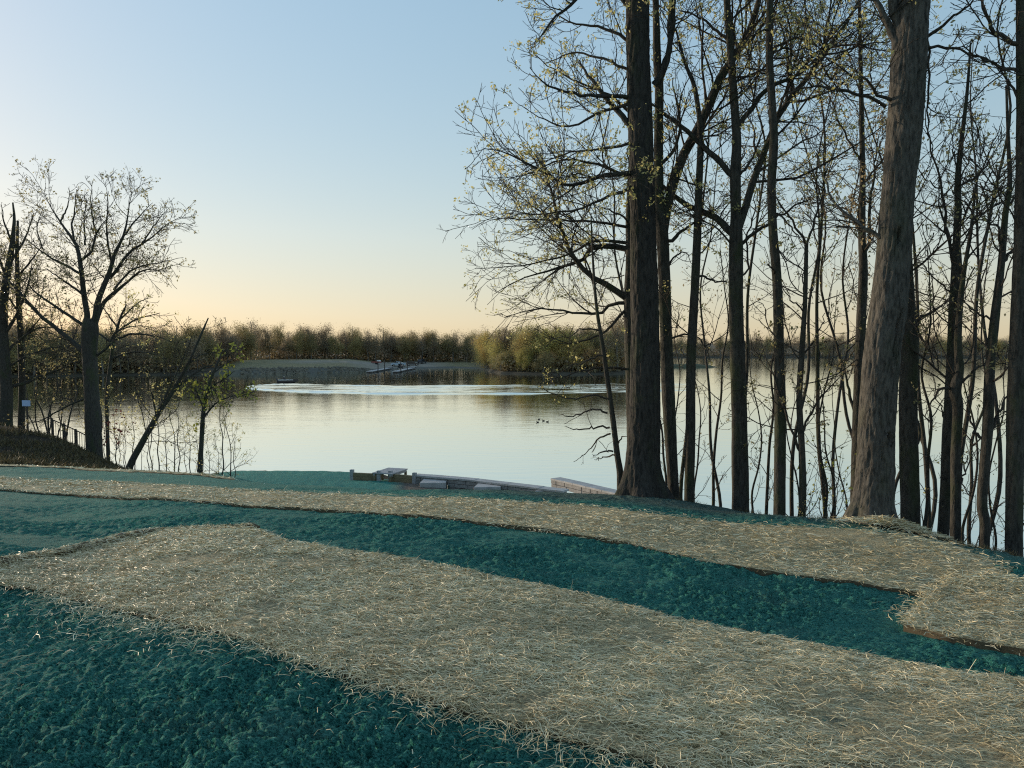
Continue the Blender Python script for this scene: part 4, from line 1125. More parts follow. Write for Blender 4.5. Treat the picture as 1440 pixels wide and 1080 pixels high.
LS = [sapling_meshes(140 + i, h, r, nl, lf, per, sz, twig=(1.8, 2, 2), la=1.6) for i, (h, r, nl, lf, per, sz) in enumerate([
    (6.5, 0.055, 15, 'leaf_dusk', 1.6, 0.07), (5.0, 0.04, 15, 'leaf_gold', 3.0, 0.07), (4.0, 0.03, 15, 'leaf_gold', 3.6, 0.07)])]
for i in range(34):
    px = 44 + i * 8.6 + rs_.uniform(-4, 4)
    d = (39 + rs_.uniform(-2.5, 7)) if px < 200 else (31 + rs_.uniform(-3, 6))
    k = 0 if px < 120 else rs_.choice([0, 1, 2, 2])
    if px > 255: k = rs_.choice([1, 2, 2])
    place_sapling(LS[k], px, 640, d, rs_.uniform(0, 6.28), rs_.uniform(0.7, 1.05) * (1.0 if px < 255 else 0.85),
                  ('tall', 'slim', 'short')[k] + (' sapling between the stair railing and the spreading tree' if px < 118 else ' sapling between the spreading tree and the leaning double trunk' if px < 190 else
                  ' sapling over the water below the leaning double trunk' if px < 262 else ' sapling beside the yellow-green small tree'), 'saplings beyond the mound')
rb = sapling_meshes(150, 2.6, 0.03, 10, 'leaf_red', 2.0, 0.1, la=1.4)
place_sapling(rb, 163, 640, 36.5, 0.4, 1.0, 'dark red-leaved shrub below the spreading tree', None, 'red_shrub', 'shrub')
yb = sapling_meshes(151, 0.8, 0.012, 9, 'leaf_gold', 3.0, 0.045, la=0.5)
place_sapling(yb, 1142, 720, 10.9, 0.0, 0.6, 'tiny yellow shrub sprouting at the edge of the straw', None, 'yellow_shrub', 'shrub')

# ------------------------------------------------------------------ handrail and sign on the mound
M['rail'] = simple_mat('dark_timber', (0.045, 0.036, 0.028), 0.8)
M['sign_blue'] = simple_mat('sign_blue', (0.35, 0.48, 0.68), 0.5, 0.08, 3)
def build_rail():
    px = [56, 73, 90, 107, 124]
    top = []
    for i, x in enumerate(px):
        d = 38.0
        p = P(x, 0, d); g = float(ground(p[0], p[1]))
        top.append((p[0], p[1], g))
    root = empty('stair_railing', top[0]); tag(root, 'dark timber stair railing descending the mound', 'railing')
    for a, b in zip(top[:-1], top[1:]):
        for h, r in ((0.98, 0.028), (0.2, 0.02)):
            link('rail', BM().tube((a[0], a[1], a[2] + h), (b[0], b[1], b[2] + h), r, n=8).done('rail'), M['rail'], root)
        for t in np.linspace(0.12, 0.88, 5):
            q = np.array(a) * (1 - t) + np.array(b) * t
            link('baluster', BM().box((q[0], q[1], q[2] + 0.58), (0.022, 0.022, 0.78)).done('baluster'), M['rail'], root)
    for a in top:
        link('post', BM().box((a[0], a[1], a[2] + 0.45), (0.07, 0.07, 1.2), bev=0.008).done('post'), M['rail'], root)
    p = P(38, 567, 36.2); g = float(ground(p[0], p[1]))
    s_ = empty('sign', (p[0], p[1], g)); tag(s_, 'small pale blue sign on a dark post near the railing top', 'sign')
    link('post', BM().box((p[0], p[1], (g + p[2]) / 2), (0.06, 0.06, p[2] - g + 0.5)).done('post'), M['rail'], s_)
    link('board', BM().box((p[0], p[1] - 0.06, p[2]), (0.38, 0.03, 0.28), bev=0.006).done('board'), M['sign_blue'], s_)
build_rail()

# ------------------------------------------------------------------ the far shore
SHORE = [(-900, 170), (-400, 190), (0, 205), (150, 214), (330, 226), (420, 233), (500, 243), (525, 262), (545, 282), (590, 290), (640, 298), (672, 285), (690, 245), (705, 229), (760, 222), (820, 221), (870, 226), (884, 236), (890, 300), (896, 560), (1000, 575), (1200, 560), (1440, 540), (1700, 500), (2400, 420)]
def far_height(px, e):
    """height of the far land at e metres beyond its shoreline"""
    forest = np.interp(e, [-6, 0, 4, 20, 60, 200, 700], [-1.6, 0.0, 0.7, 1.6, 3.0, 5.5, 9.0])
    meadow = np.interp(e, [-6, 0, 3.0, 12, 34, 60, 120, 700], [-1.6, 0.0, 1.5, 1.9, 3.5, 3.1, 3.4, 9.0])
    lot = np.interp(e, [-6, 0, 10, 30, 120, 700], [-1.2, 0.0, 0.9, 1.6, 3.0, 9.0])
    ridge = np.interp(e, [-6, 0, 10, 60, 200, 700], [-1.6, 0.0, 1.0, 3.0, 7.5, 14.0])
    wm_ = np.interp(px, [300, 345, 490, 530], [0, 1, 1, 0]); wl = np.interp(px, [490, 530, 660, 690], [0, 1, 1, 0]); wr = np.interp(px, [885, 900], [0, 1])
    wf = np.clip(1 - wm_ - wl - wr, 0, 1)
    return forest * wf + meadow * wm_ + lot * wl + ridge * wr

def far_z(x, y):
    px = 720 + FPX * CP * np.asarray(x) / np.asarray(y)
    return far_height(px, np.asarray(y) - np.interp(px, *zip(*SHORE)))

def build_far():
    px = np.concatenate([np.arange(-900, 300, 25.0), np.arange(300, 720, 2.5), np.arange(720, 905, 4.0), np.arange(905, 2400, 30.0)])
    e = np.concatenate([[-6, -3, 0, 0.7, 1.5, 2.2, 3, 4.5, 7], np.arange(10, 70, 3.0), np.geomspace(72, 900, 26)])
    PX, E = np.meshgrid(px, e, indexing='ij')
    D = np.interp(PX, *zip(*SHORE)) + E + 1.5 * fbm(PX * 0.05, PX * 0, oct=3, seed=3) * np.clip(1 - E / 40, 0, 1)
    X = (PX - 720) / FPX / CP * D
    Z = far_height(PX, E) + 0.25 * fbm(X * 0.12, D * 0.12, oct=3, seed=12) * np.clip(E / 6, 0, 1)
    me = mesh_np('far_shore', np.stack([X, D, Z], -1), grid_faces(*PX.shape))
    wm_ = np.interp(PX, [300, 345, 500, 540], [0, 1, 1, 0]); wl = np.interp(PX, [480, 530, 660, 690], [0, 1, 1, 0])
    col = np.zeros((PX.size, 4), np.float32); col[:, 3] = 1
    col[:, 0] = (np.clip((wm_ + wl), 0, 1) * np.clip((4.5 - E) / 1.5, 0, 1)).ravel()                                     # stones at the edge
    gravel = np.clip(wl + wm_ * np.clip(1 - np.abs(E - 27) / 7, 0, 1) * np.clip((PX - 370) / 60, 0, 1), 0, 1) * np.clip((46 - E) / 6, 0, 1) * np.clip((E - 9 + wl * 12) / 4, 0, 1) * np.clip((640 - PX) / 40, 0, 1)
    col[:, 1] = gravel.ravel()
    col[:, 2] = (np.clip(wm_ + wl, 0, 1) * np.clip((75 - E) / 10, 0, 1)).ravel()                                          # grass
    me.color_attributes.new('cover', 'FLOAT_COLOR', 'POINT').data.foreach_set('color', col.ravel())
    m_, n, b = new_mat('far_land')
    at = n.nodes.new('ShaderNodeVertexColor'); at.layer_name = 'cover'
    sp = n.nodes.new('ShaderNodeSeparateColor'); n.links.new(at.outputs[0], sp.inputs[0])
    v = coords(n, 'World')
    f = noise(n, v, 0.5, 6, 0.65)
    c = ramp(n, f, [(0.3, (0.03, 0.026, 0.016)), (0.7, (0.075, 0.06, 0.035))])
    c = mixc(n, sp.outputs[2], c, ramp(n, f, [(0.3, (0.11, 0.1, 0.042)), (0.7, (0.21, 0.18, 0.085))]))
    c = mixc(n, sp.outputs[1], c, ramp(n, f, [(0.3, (0.17, 0.145, 0.11)), (0.7, (0.27, 0.235, 0.185))]))
    c = mixc(n, sp.outputs[0], c, ramp(n, noise(n, v, 2.5, 4, 0.7), [(0.3, (0.05, 0.05, 0.04)), (0.7, (0.13, 0.125, 0.105))]))
    n.links.new(c, b.inputs['Base Color']); b.inputs['Roughness'].default_value = 0.95
    o = link('far_shore', me, m_); tag(o, 'low far shore of meadow, gravel and woods', 'shore', kind='structure')
    # loose stones along the meadow's edge
    rng = np.random.default_rng(61)
    bmr = bmesh.new(); bmesh.ops.create_icosphere(bmr, subdivisions=1, radius=1.0)
    iv = np.array([v.co[:] for v in bmr.verts]); fi = np.array([[v.index for v in f.verts] for f in bmr.faces]); bmr.free()
    n_ = 700
    pxr = rng.uniform(340, 520, n_); er = rng.uniform(-0.6, 3.4, n_)
    dr = np.interp(pxr, *zip(*SHORE)) + er
    c3 = np.stack([(pxr - 720) / FPX / CP * dr, dr, far_height(pxr, er) + 0.05], -1)
    sz = rng.uniform(0.18, 0.55, (n_, 1, 1)) * rng.uniform(0.6, 1.3, (n_, 1, 3))
    V = c3[:, None, :] + iv[None] * sz * rng.uniform(0.8, 1.2, (n_, len(iv), 1))
    F = (np.arange(n_) * len(iv))[:, None, None] + fi[None]
    tag(link('shore_stones', mesh_np('shore_stones', V, F.reshape(-1, 3), False), simple_mat('shore_stone', (0.13, 0.115, 0.085), 0.9, 0.5, 0.8)), 'grey rubble stones along the far meadow edge', 'stones', kind='stuff')
build_far()

# ---- woods on the far shore: a few full trees, copied
M['far_olive'] = leaf_mat('far_olive', (0.25, 0.205, 0.1), (0.38, 0.32, 0.14), 0.4, 'obj')
M['far_brown'] = leaf_mat('far_brown', (0.24, 0.19, 0.13), (0.36, 0.28, 0.18), 0.4, 'obj')
M['far_gold'] = leaf_mat('far_gold', (0.42, 0.32, 0.11), (0.55, 0.42, 0.15), 0.4, 'obj')
M['far_green'] = leaf_mat('far_green', (0.36, 0.32, 0.105), (0.46, 0.41, 0.14), 0.4, 'obj')
M['far_rust'] = leaf_mat('far_rust', (0.38, 0.24, 0.11), (0.48, 0.31, 0.14), 0.4, 'obj')
M['far_trunk'] = simple_mat('far_trunk', (0.13, 0.12, 0.105), 0.9, 0.3, 0.7, bmp=0)

def wood_tree(seed, h, spread, leafn, size, t0=0.28):
    rng = np.random.default_rng(seed)
    pts = np.zeros((6, 4)); pts[:, 2] = np.linspace(-0.6, h * 0.8, 6); pts[:, :2] = np.cumsum(rng.normal(0, 0.15, (6, 2)), 0); pts[:, 3] = np.linspace(0.24, 0.05, 6)
    path = smooth_path(pts, 14)
    v, f = tubes(path[None, :, :3], path[None, :, 3], 6)
    L = h
    ap, ar = spawn(rng, path[None, :, :3], path[None, :, 3], 34 / L, t0, 0.9, (46, 14), spread / L, 7, 0.14, 0.08, 0.6, 0.03, 1.0, spread * 1.3)
    s1, r1 = spawn(rng, ap, ar, 1.6, 0.2, 1, (45, 15), 0.5, 4, 0.16, 0.05, 0.6, 0.02, 0.5, 2.5)
    s2, r2 = spawn(rng, s1, r1, 2.0, 0.2, 1, (45, 15), 0.6, 3, 0.18, 0.05, 0.6, 0.014, 0.4, 1.4)
    Vs, Fs, o = [v], [f], len(v)
    for p_, r_ in ((ap, ar), (s1, r1)):
        a, b = tubes(p_, r_, 3); Fs.append(b + o); Vs.append(a); o += len(a)
    tr = mesh_np('trunk', np.concatenate(Vs), np.concatenate(Fs)); tr.materials.append(M['far_trunk'])
    lv, lf = leaves(rng, s2, leafn / max(1, len(s2)), size, tmin=0.0, jit=0.75)
    cr = mesh_np('crown', lv, lf, False)
    return tr, cr

def crown_with(cr, mat):
    c = cr.copy(); c.materials.clear(); c.materials.append(M[mat]); return c

WOOD = [wood_tree(200 + i, h, sp_, nl, sz, t0) for i, (h, sp_, nl, sz, t0) in enumerate([
    (13.5, 5.2, 7000, 0.2, 0.14), (12.5, 5.6, 7500, 0.21, 0.1), (14.5, 5.0, 2600, 0.2, 0.2), (11.5, 5.6, 7500, 0.22, 0.06), (13.5, 4.8, 3200, 0.19, 0.16)])]
CR = {(i, m): crown_with(WOOD[i][1], m) for i in range(5) for m in ('far_olive', 'far_brown', 'far_gold', 'far_green', 'far_rust')}
wr_ = random.Random(9)
def place_wood(x, y, i, mat, s_, name, label, group):
    z = float(far_z(x, y))
    root = empty(name, (x, y, z), wr_.uniform(0, 6.28)); root.scale = (s_ * wr_.uniform(0.75, 1.3), s_ * wr_.uniform(0.75, 1.3), s_)
    tag(root, label, 'tree', group)
    for nm, me in (('trunk', WOOD[i][0]), ('crown', CR[(i, mat)])):
        o = bpy.data.objects.new(nm, me); COL.objects.link(o); o.parent = root
    return root

for row in range(4):                       # behind the meadow and the boat ramp, and down to the shore beyond the mound
    for k in range(42):
        px = -110 + k * 19.6 + wr_.uniform(-8, 8)
        if px > 700: continue
        dsh = float(np.interp(px, *zip(*SHORE)))
        e0 = float(np.interp(px, [250, 330, 380, 500, 545, 620, 690], [3, 30, 72, 72, 40, 32, 30]))
        y = dsh + e0 + row * 5.5 + wr_.uniform(-2, 2)
        x = (px - 720) / FPX / CP * y
        mat = wr_.choice(['far_olive', 'far_olive', 'far_brown', 'far_brown', 'far_olive'])
        place_wood(x, y, wr_.randrange(5), mat, wr_.uniform(0.9, 1.2) * (0.9 if row == 0 else 1.04), 'woodland_tree',
                    ('olive' if mat == 'far_olive' else 'brown') + (' tree of the woods seen through the trees beyond the mound' if px < 330 else ' tree of the woods behind the far meadow' if px < 500 else ' tree of the woods behind the docks and gravel lot'), 'woods behind the far meadow')
for row in range(5):                       # the point of land with mixed colours
    for k in range(11):
        px = 688 + k * 19 + wr_.uniform(-7, 7)
        if px > 884: continue
        dsh = float(np.interp(px, *zip(*SHORE)))
        y = dsh + 4 + row * 6 + wr_.uniform(-2, 2)
        x = (px - 720) / FPX / CP * y
        mat = (wr_.choice(['far_gold', 'far_green', 'far_olive']) if px < 740 else wr_.choice(['far_olive', 'far_brown', 'far_green', 'far_rust', 'far_gold'])) if row < 2 else wr_.choice(['far_olive', 'far_brown', 'far_green'])
        if row == 0 and px > 790: mat = wr_.choice(['far_rust', 'far_gold', 'far_rust'])
        word = {'far_gold': 'golden', 'far_green': 'fresh green', 'far_olive': 'olive', 'far_brown': 'brown', 'far_rust': 'rust-coloured'}[mat]
        s_ = wr_.uniform(0.5, 0.7) if row == 0 else wr_.uniform(0.95, 1.25)
        place_wood(x, y, wr_.choice([0, 1, 3, 3]), mat, s_, 'point_tree', word + ' tree on the wooded point across the lake' if row else 'low ' + word + ' tree at the waterline of the wooded point', 'trees on the wooded point')
for row in range(2):                       # the ridge beyond the open water
    for k in range(46):
        px = 872 + k * 15 + wr_.uniform(-6, 6)
        dsh = float(np.interp(px, *zip(*SHORE)))
        y = dsh + 6 + row * 26 + wr_.uniform(-4, 4)
        x = (px - 720) / FPX / CP * y
        mat = wr_.choice(['far_brown', 'far_olive', 'far_brown']) if px < 1270 else wr_.choice(['far_gold', 'far_olive', 'far_brown'])
        place_wood(x, y, wr_.randrange(5), mat, wr_.uniform(1.15, 1.5), 'ridge_tree', {'far_gold': 'golden', 'far_olive': 'olive', 'far_brown': 'brown'}[mat] + ' tree on the low ridge beyond the open water', 'woods on the far ridge')

def underbrush():
    rng = np.random.default_rng(88)
    def belt(px0, px1, e0f, e1, n, h):
        px = rng.uniform(px0, px1, n); dsh = np.interp(px, *zip(*SHORE))
        e = e0f(px) + rng.random(n) * e1
        y = dsh + e; x = (px - 720) / FPX / CP * y
        z = far_height(px, e) + rng.random(n) ** 1.6 * h
        return np.stack([x, y, z], -1)
    C = np.concatenate([belt(-140, 700, lambda p_: np.interp(p_, [250, 330, 380, 500, 545, 620, 690], [2, 28, 72, 72, 40, 32, 28]), 26, 15000, 5.5),
                        belt(688, 888, lambda p_: 3 + 0 * p_, 30, 6000, 4.5), belt(880, 1560, lambda p_: 4 + 0 * p_, 45, 16000, 11.0)])
    n = len(C)
    u = rng.normal(size=(n, 3)); u /= np.linalg.norm(u, axis=1, keepdims=True)
    v = np.cross(u, rng.normal(size=(n, 3))); v /= np.linalg.norm(v, axis=1, keepdims=True)
    s_ = rng.uniform(0.3, 0.8, (n, 1))
    V = np.stack([C - u * s_, C + v * s_ * 0.6, C + u * s_, C - v * s_ * 0.6], 1)
    o = link('underbrush', mesh_np('underbrush', V, np.arange(n * 4).reshape(-1, 4), False), leaf_mat('underbrush_leaf', (0.16, 0.125, 0.075), (0.3, 0.24, 0.13), 0.3))
    tag(o, 'brown brush filling the woods along the far shore', 'underbrush', kind='stuff')
underbrush()

def build_islet():
    n, m = 24, 16
    u, v = np.meshgrid(np.linspace(-1, 1, n), np.linspace(-1, 1, m), indexing='ij')
    X = 70 + u * 12; Y = 306 + v * 7
    Z = 1.3 * (1 - u ** 2 - v ** 2).clip(-0.4, 1) + 0.3 * fbm(X * 0.8, Y * 0.8, oct=2, seed=5)
    o = link('islet', mesh_np('islet', np.stack([X, Y, Z], -1), grid_faces(n, m)), simple_mat('islet_sedge', (0.055, 0.06, 0.025), 0.95, 0.4, 0.6))
    tag(o, 'low sedge-covered islet off the point', 'islet', kind='structure')
build_islet()

# ------------------------------------------------------------------ boat ramp, docks and vehicles
M['dock'] = simple_mat('dock_boards', (0.36, 0.34, 0.33), 0.8, 0.2, 1.5)
M['pile'] = simple_mat('dock_pile', (0.05, 0.04, 0.035), 0.85)
M['white'] = simple_mat('white_paint', (0.72, 0.72, 0.7), 0.4, 0.06, 2)
M['paleblue'] = simple_mat('pale_blue_paint', (0.33, 0.43, 0.52), 0.35, 0.05, 2)
M['darkpaint'] = simple_mat('dark_paint', (0.03, 0.03, 0.035), 0.3, 0.1, 2)
M['redpaint'] = simple_mat('red_paint', (0.22, 0.05, 0.04), 0.4, 0.1, 2)
M['glass'] = simple_mat('tinted_glass', (0.02, 0.025, 0.03), 0.08, 0.05, 2, bmp=0)
M['rubber'] = simple_mat('rubber', (0.02, 0.02, 0.02), 0.8)
M['metal'] = simple_mat('galvanised', (0.4, 0.4, 0.4), 0.4, 0.15, 3, 0.8)
M['lamp'] = simple_mat('lamp_lens', (0.7, 0.68, 0.6), 0.2, 0.05, 3)

def dock(x, y0, y1, label, piles):
    root = empty('dock', (x, y0, 0)); tag(root, label, 'dock', 'docks at the boat ramp')
    n = int((y1 - y0) / 4)
    for i in range(n):
        a = y0 + (y1 - y0) * i / n; b = y0 + (y1 - y0) * (i + 1) / n - 0.06
        z = 0.45 + (0.6 if i == n - 1 else 0.0) * 0.5
        link('deck_section', BM().box((x, (a + b) / 2, z), (1.9, b - a, 0.16), bev=0.02).done('deck_section'), M['dock'], root)
        link('float', BM().box((x, (a + b) / 2, z - 0.3), (1.5, b - a - 0.5, 0.44)).done('float'), M['pile'], root)
    for px_, py_ in piles:
        link('pile', BM().tube((px_, py_, -1.5), (px_, py_, 3.6), 0.17, 0.15, 10).done('pile'), M['pile'], root)
dock(-44.3, 238, 282, 'pale floating dock beside the gravel lot with two dark piles', [(-43.1, 247), (-43.0, 259)])
dock(-36.2, 238, 284, 'pale floating dock on the wooded-point side of the boat ramp', [(-34.9, 241), (-34.8, 255)])

def vehicle(kind, loc, rz, paint, label):
    root = empty('parked_' + kind, loc, rz); tag(root, label, kind)
    if kind == 'truck':
        prof = [(-2.7, 0.45), (-2.7, 1.05), (-1.0, 1.08), (-0.95, 1.1), (1.1, 1.1), (2.45, 1.0), (2.7, 0.8), (2.7, 0.45)]
        cab = [(-1.0, 1.08), (-0.85, 1.78), (0.55, 1.8), (1.2, 1.1)]
        win = [(-0.82, 1.15), (-0.72, 1.68), (0.48, 1.7), (0.98, 1.15)]
        wx = (-1.75, 1.8)
    else:
        prof = [(-2.35, 0.4), (-2.4, 0.95), (-2.3, 1.05), (1.0, 1.05), (2.2, 0.92), (2.4, 0.7), (2.4, 0.4)]
        cab = [(-2.3, 1.04), (-2.1, 1.68), (0.3, 1.72), (1.05, 1.04)]
        win = [(-2.1, 1.12), (-1.95, 1.58), (0.22, 1.62), (0.8, 1.12)]
        wx = (-1.5, 1.5)
    local('body', BM().prism(prof, -0.95, 0.95).done('body'), paint, root)
    local('cab', BM().prism(cab, -0.82, 0.82).done('cab'), paint, root)
    for s_ in (-1, 1):
        local('side_window', BM().prism(win, s_ * 0.83 - 0.012, s_ * 0.83 + 0.012).done('side_window'), M['glass'], root)
        local('headlight', BM().box((2.62 if kind == 'truck' else 2.33, s_ * 0.7, 0.82), (0.12, 0.32, 0.16), bev=0.02).done('headlight'), M['lamp'], root)
        for x in wx:
            wo = local('wheel', BM().tube((x, s_ * 0.72, 0.37), (x, s_ * 0.98, 0.37), 0.37, n=18).done('wheel'), M['rubber'], root)
            local('rim', BM().tube((x, s_ * 0.97, 0.37), (x, s_ * 1.0, 0.37), 0.2, n=14).done('rim'), M['metal'], wo)
    c0, c1 = cab[-1], cab[-2]
    local('windscreen', BM().box(((c0[0] + c1[0]) / 2 + 0.03, 0, (c0[1] + c1[1]) / 2 + 0.02), (0.02, 1.45, math.hypot(c1[0] - c0[0], c1[1] - c0[1]) * 0.8), ry=-math.atan2(c0[0] - c1[0], c1[1] - c0[1])).done('windscreen'), M['glass'], root)

def hull_mesh(name, L, W, H):
    st = 13; V = []
    for i in range(st):
        t = i / (st - 1)
        wd = W / 2 * (1 - max(0, (t - 0.45) / 0.55) ** 2.2)
        k = 0.10 * H + 0.55 * H * max(0, (t - 0.6) / 0.4) ** 2
        sh = H * (0.92 + 0.22 * t ** 2)
        x = (t - 0.5) * L
        V += [(x, 0, k - 0.1 * H), (x, wd * 0.72, k + 0.14 * H), (x, wd, sh), (x, wd * 0.9, sh), (x, wd * 0.55, 0.42 * H + k * 0.4), (x, -wd * 0.55, 0.42 * H + k * 0.4), (x, -wd * 0.9, sh), (x, -wd, sh), (x, -wd * 0.72, k + 0.14 * H)]
    F = grid_faces(st, 9, True)
    me = mesh_np(name, V, F, False)
    return me

def gz(x, y): return float(far_z(x, y))
def flotilla():
    x, y = -43.5, 293; vehicle('truck', (x, y, gz(x, y) + 0.02), math.radians(200), M['paleblue'], 'pale blue pickup truck parked at the head of the boat ramp')
    x, y = -38.5, 297; vehicle('car', (x, y, gz(x, y) + 0.02), math.radians(15), M['darkpaint'], 'dark car parked beside the pale blue truck')
    x, y = -36.5, 312; vehicle('car', (x, y, gz(x, y) + 0.02), math.radians(70), M['darkpaint'], 'small dark car at the edge of the woods')
    # boat on a trailer at the foot of the ramp
    x, y = -39.6, 272
    t = empty('boat_trailer', (x, y, 0.15), math.radians(100)); tag(t, 'galvanised boat trailer standing between the docks', 'trailer')
    for s_ in (-1, 1):
        local('beam', BM().box((0, s_ * 0.5, 0.35), (4.8, 0.09, 0.12)).done('beam'), M['metal'], t)
        local('wheel', BM().tube((-0.6, s_ * 0.75, 0.3), (-0.6, s_ * 0.98, 0.3), 0.32, n=16).done('wheel'), M['rubber'], t)
    local('tongue', BM().box((3.0, 0, 0.35), (1.6, 0.1, 0.1)).done('tongue'), M['metal'], t)
    b = empty('trailered_boat', (x, y, 0.56), math.radians(100)); tag(b, 'dark motorboat with a white canopy sitting on the trailer', 'boat')
    local('hull', hull_mesh('hull', 5.2, 2.0, 0.95), M['darkpaint'], b)
    local('canopy', BM().box((0.1, 0, 1.95), (1.9, 1.7, 0.1), bev=0.04).done('canopy'), M['white'], b)
    for sx in (-0.75, 0.9):
        for sy in (-0.75, 0.75):
            local('canopy_post', BM().tube((sx, sy, 0.6), (sx, sy, 1.92), 0.025, n=6).done('canopy_post'), M['metal'], b)
    local('windscreen', BM().box((0.95, 0, 1.25), (0.03, 1.3, 0.45), ry=0.4).done('windscreen'), M['glass'], b)
    local('outboard_motor', BM().box((-2.75, 0, 0.95), (0.4, 0.4, 0.6), bev=0.08).box((-2.72, 0, 0.4), (0.16, 0.12, 0.7)).done('outboard_motor'), M['darkpaint'], b)
    # utility trailer with a load
    x, y = -51.5, 292
    u = empty('utility_trailer', (x, y, gz(x, y) + 0.02), math.radians(175)); tag(u, 'red flatbed trailer parked on the gravel with a pale load', 'trailer')
    local('bed', BM().box((0, 0, 0.65), (3.6, 1.7, 0.16), bev=0.02).box((0, 0.82, 0.9), (3.6, 0.06, 0.34)).box((0, -0.82, 0.9), (3.6, 0.06, 0.34)).done('bed'), M['redpaint'], u)
    for s_ in (-1, 1):
        local('wheel', BM().tube((0, s_ * 0.9, 0.33), (0, s_ * 1.1, 0.33), 0.33, n=16).done('wheel'), M['rubber'], u)
    local('tongue', BM().box((2.5, 0, 0.55), (1.5, 0.1, 0.1)).done('tongue'), M['metal'], u)
    local('load', BM().box((-0.9, 0, 1.15), (1.3, 1.2, 0.8), bev=0.15).done('load'), M['white'], u)
flotilla()

# ------------------------------------------------------------------ motorboat on the lake with its driver
def build_boat():
    p = on_plane(405, 538, 0.0)
    rz = math.radians(25)
    b = empty('motorboat', (p[0], p[1], -0.1), rz); tag(b, 'small open motorboat at the head of the wake', 'boat')
    local('hull', hull_mesh('hull', 4.6, 1.7, 0.75), M['pile'], b)
    local('bench', BM().box((-0.9, 0, 0.55), (0.35, 1.3, 0.08), bev=0.02).done('bench'), M['white'], b)
    local('bench', BM().box((0.7, 0, 0.55), (0.35, 1.2, 0.08), bev=0.02).done('bench'), M['white'], b)
    local('outboard_motor', BM().box((-2.45, 0, 0.95), (0.34, 0.32, 0.45), bev=0.06).box((-2.42, 0, 0.4), (0.12, 0.1, 0.8)).done('outboard_motor'), M['darkpaint'], b)
    local('rub_rail', BM().box((-0.6, 0.84, 0.72), (3.2, 0.05, 0.09)).box((-0.6, -0.84, 0.72), (3.2, 0.05, 0.09)).done('rub_rail'), M['white'], b)
    # seated driver: one skinned body
    J = {'pelvis': (-0.9, 0, 0.72, .15), 'waist': (-0.9, 0, 0.9, .14), 'chest': (-0.88, 0, 1.12, .17), 'neck': (-0.86, 0, 1.32, .06), 'head': (-0.84, 0, 1.44, .1), 'crown_': (-0.84, 0, 1.54, .085),
         'shl': (-0.88, .2, 1.24, .075), 'ell': (-1.0, .3, 1.0, .05), 'hal': (-1.35, .22, 0.95, .04), 'shr': (-0.88, -.2, 1.24, .075), 'elr': (-0.75, -.3, 1.0, .05), 'har': (-0.5, -.2, 0.9, .04),
         'knl': (-0.45, .16, 0.74, .075), 'ftl': (-0.38, .16, 0.4, .05), 'tol': (-0.22, .17, 0.38, .04), 'knr': (-0.45, -.16, 0.74, .075), 'ftr': (-0.38, -.16, 0.4, .05), 'tor': (-0.22, -.17, 0.38, .04)}
    E = [('pelvis', 'waist'), ('waist', 'chest'), ('chest', 'neck'), ('neck', 'head'), ('head', 'crown_'), ('chest', 'shl'), ('shl', 'ell'), ('ell', 'hal'), ('chest', 'shr'), ('shr', 'elr'), ('elr', 'har'),
         ('pelvis', 'knl'), ('knl', 'ftl'), ('ftl', 'tol'), ('pelvis', 'knr'), ('knr', 'ftr'), ('ftr', 'tor')]
    ks = list(J)
    me = bpy.data.meshes.new('person'); me.from_pydata([J[k][:3] for k in ks], [(ks.index(a), ks.index(c)) for a, c in E], [])
    o = bpy.data.objects.new('person', me); COL.objects.link(o)
    o.location = b.location; o.rotation_euler = (0, 0, rz)
    md = o.modifiers.new('skin', 'SKIN')
    for i, k in enumerate(ks):
        me.skin_vertices[0].data[i].radius = (J[k][3], J[k][3]); me.skin_vertices[0].data[i].use_root = (k == 'pelvis')
    ss = o.modifiers.new('sub', 'SUBSURF'); ss.levels = 1; ss.render_levels = 1
    me.materials.append(simple_mat('dark_clothing', (0.04, 0.04, 0.05), 0.8))
    tag(o, 'person in dark clothing sitting in the motorboat, one hand on the motor', 'person')
    hd = bpy.data.objects.new('hat', BM().ball((-0.84, 0, 1.55), 0.11, (1.1, 1, 0.7)).done('hat', True)); COL.objects.link(hd); hd.data.materials.append(M['white']); hd.parent = o
build_boat()

def duck(px, py, rz, label):
    p = on_plane(px, py, 0)
    root = empty('duck', (p[0], p[1], 0), rz); root.scale = (0.65, 0.65, 0.65); tag(root, label, 'duck', 'ducks on the lake')
    m_ = DUCK
    local('body', m_[0], None, root); local('wing', m_[1], None, root); local('wing', m_[2], None, root); local('bill', m_[3], None, root)
def duck_meshes():
    st = [(-0.26, 0.10, 0.012), (-0.2, 0.09, 0.05), (-0.1, 0.06, 0.085), (0.02, 0.05, 0.095), (0.1, 0.07, 0.075), (0.15, 0.13, 0.045), (0.16, 0.19, 0.035), (0.18, 0.24, 0.042), (0.22, 0.245, 0.036), (0.245, 0.24, 0.012)]
    pth = smooth_path([(x, 0, z, r) for x, z, r in st], 26)
    v, f = tubes(pth[None, :, :3], pth[None, :, 3], 10)
    b = mesh_np('body', v, f); b.materials.append(M['pile'])
    out_ = [b]
    for s_ in (-1, 1):
        w_ = BM().ball((-0.06, s_ * 0.075, 0.1), 0.11, (1.25, 0.25, 0.45)).done('wing', True); w_.materials.append(M['rail']); out_.append(w_)
    bl = BM().box((0.275, 0, 0.232), (0.07, 0.035, 0.014), bev=0.004).done('bill'); bl.materials.append(M['redpaint']); out_.append(bl)
    return out_
DUCK = duck_meshes()
for px, py, rz in ((758, 590, 0.4), (764, 592, 2.8), (770, 593.5, 0.1), (756, 594, 3.3)):
    duck(px, py, rz, 'small dark duck floating in a loose group off the wooded point')

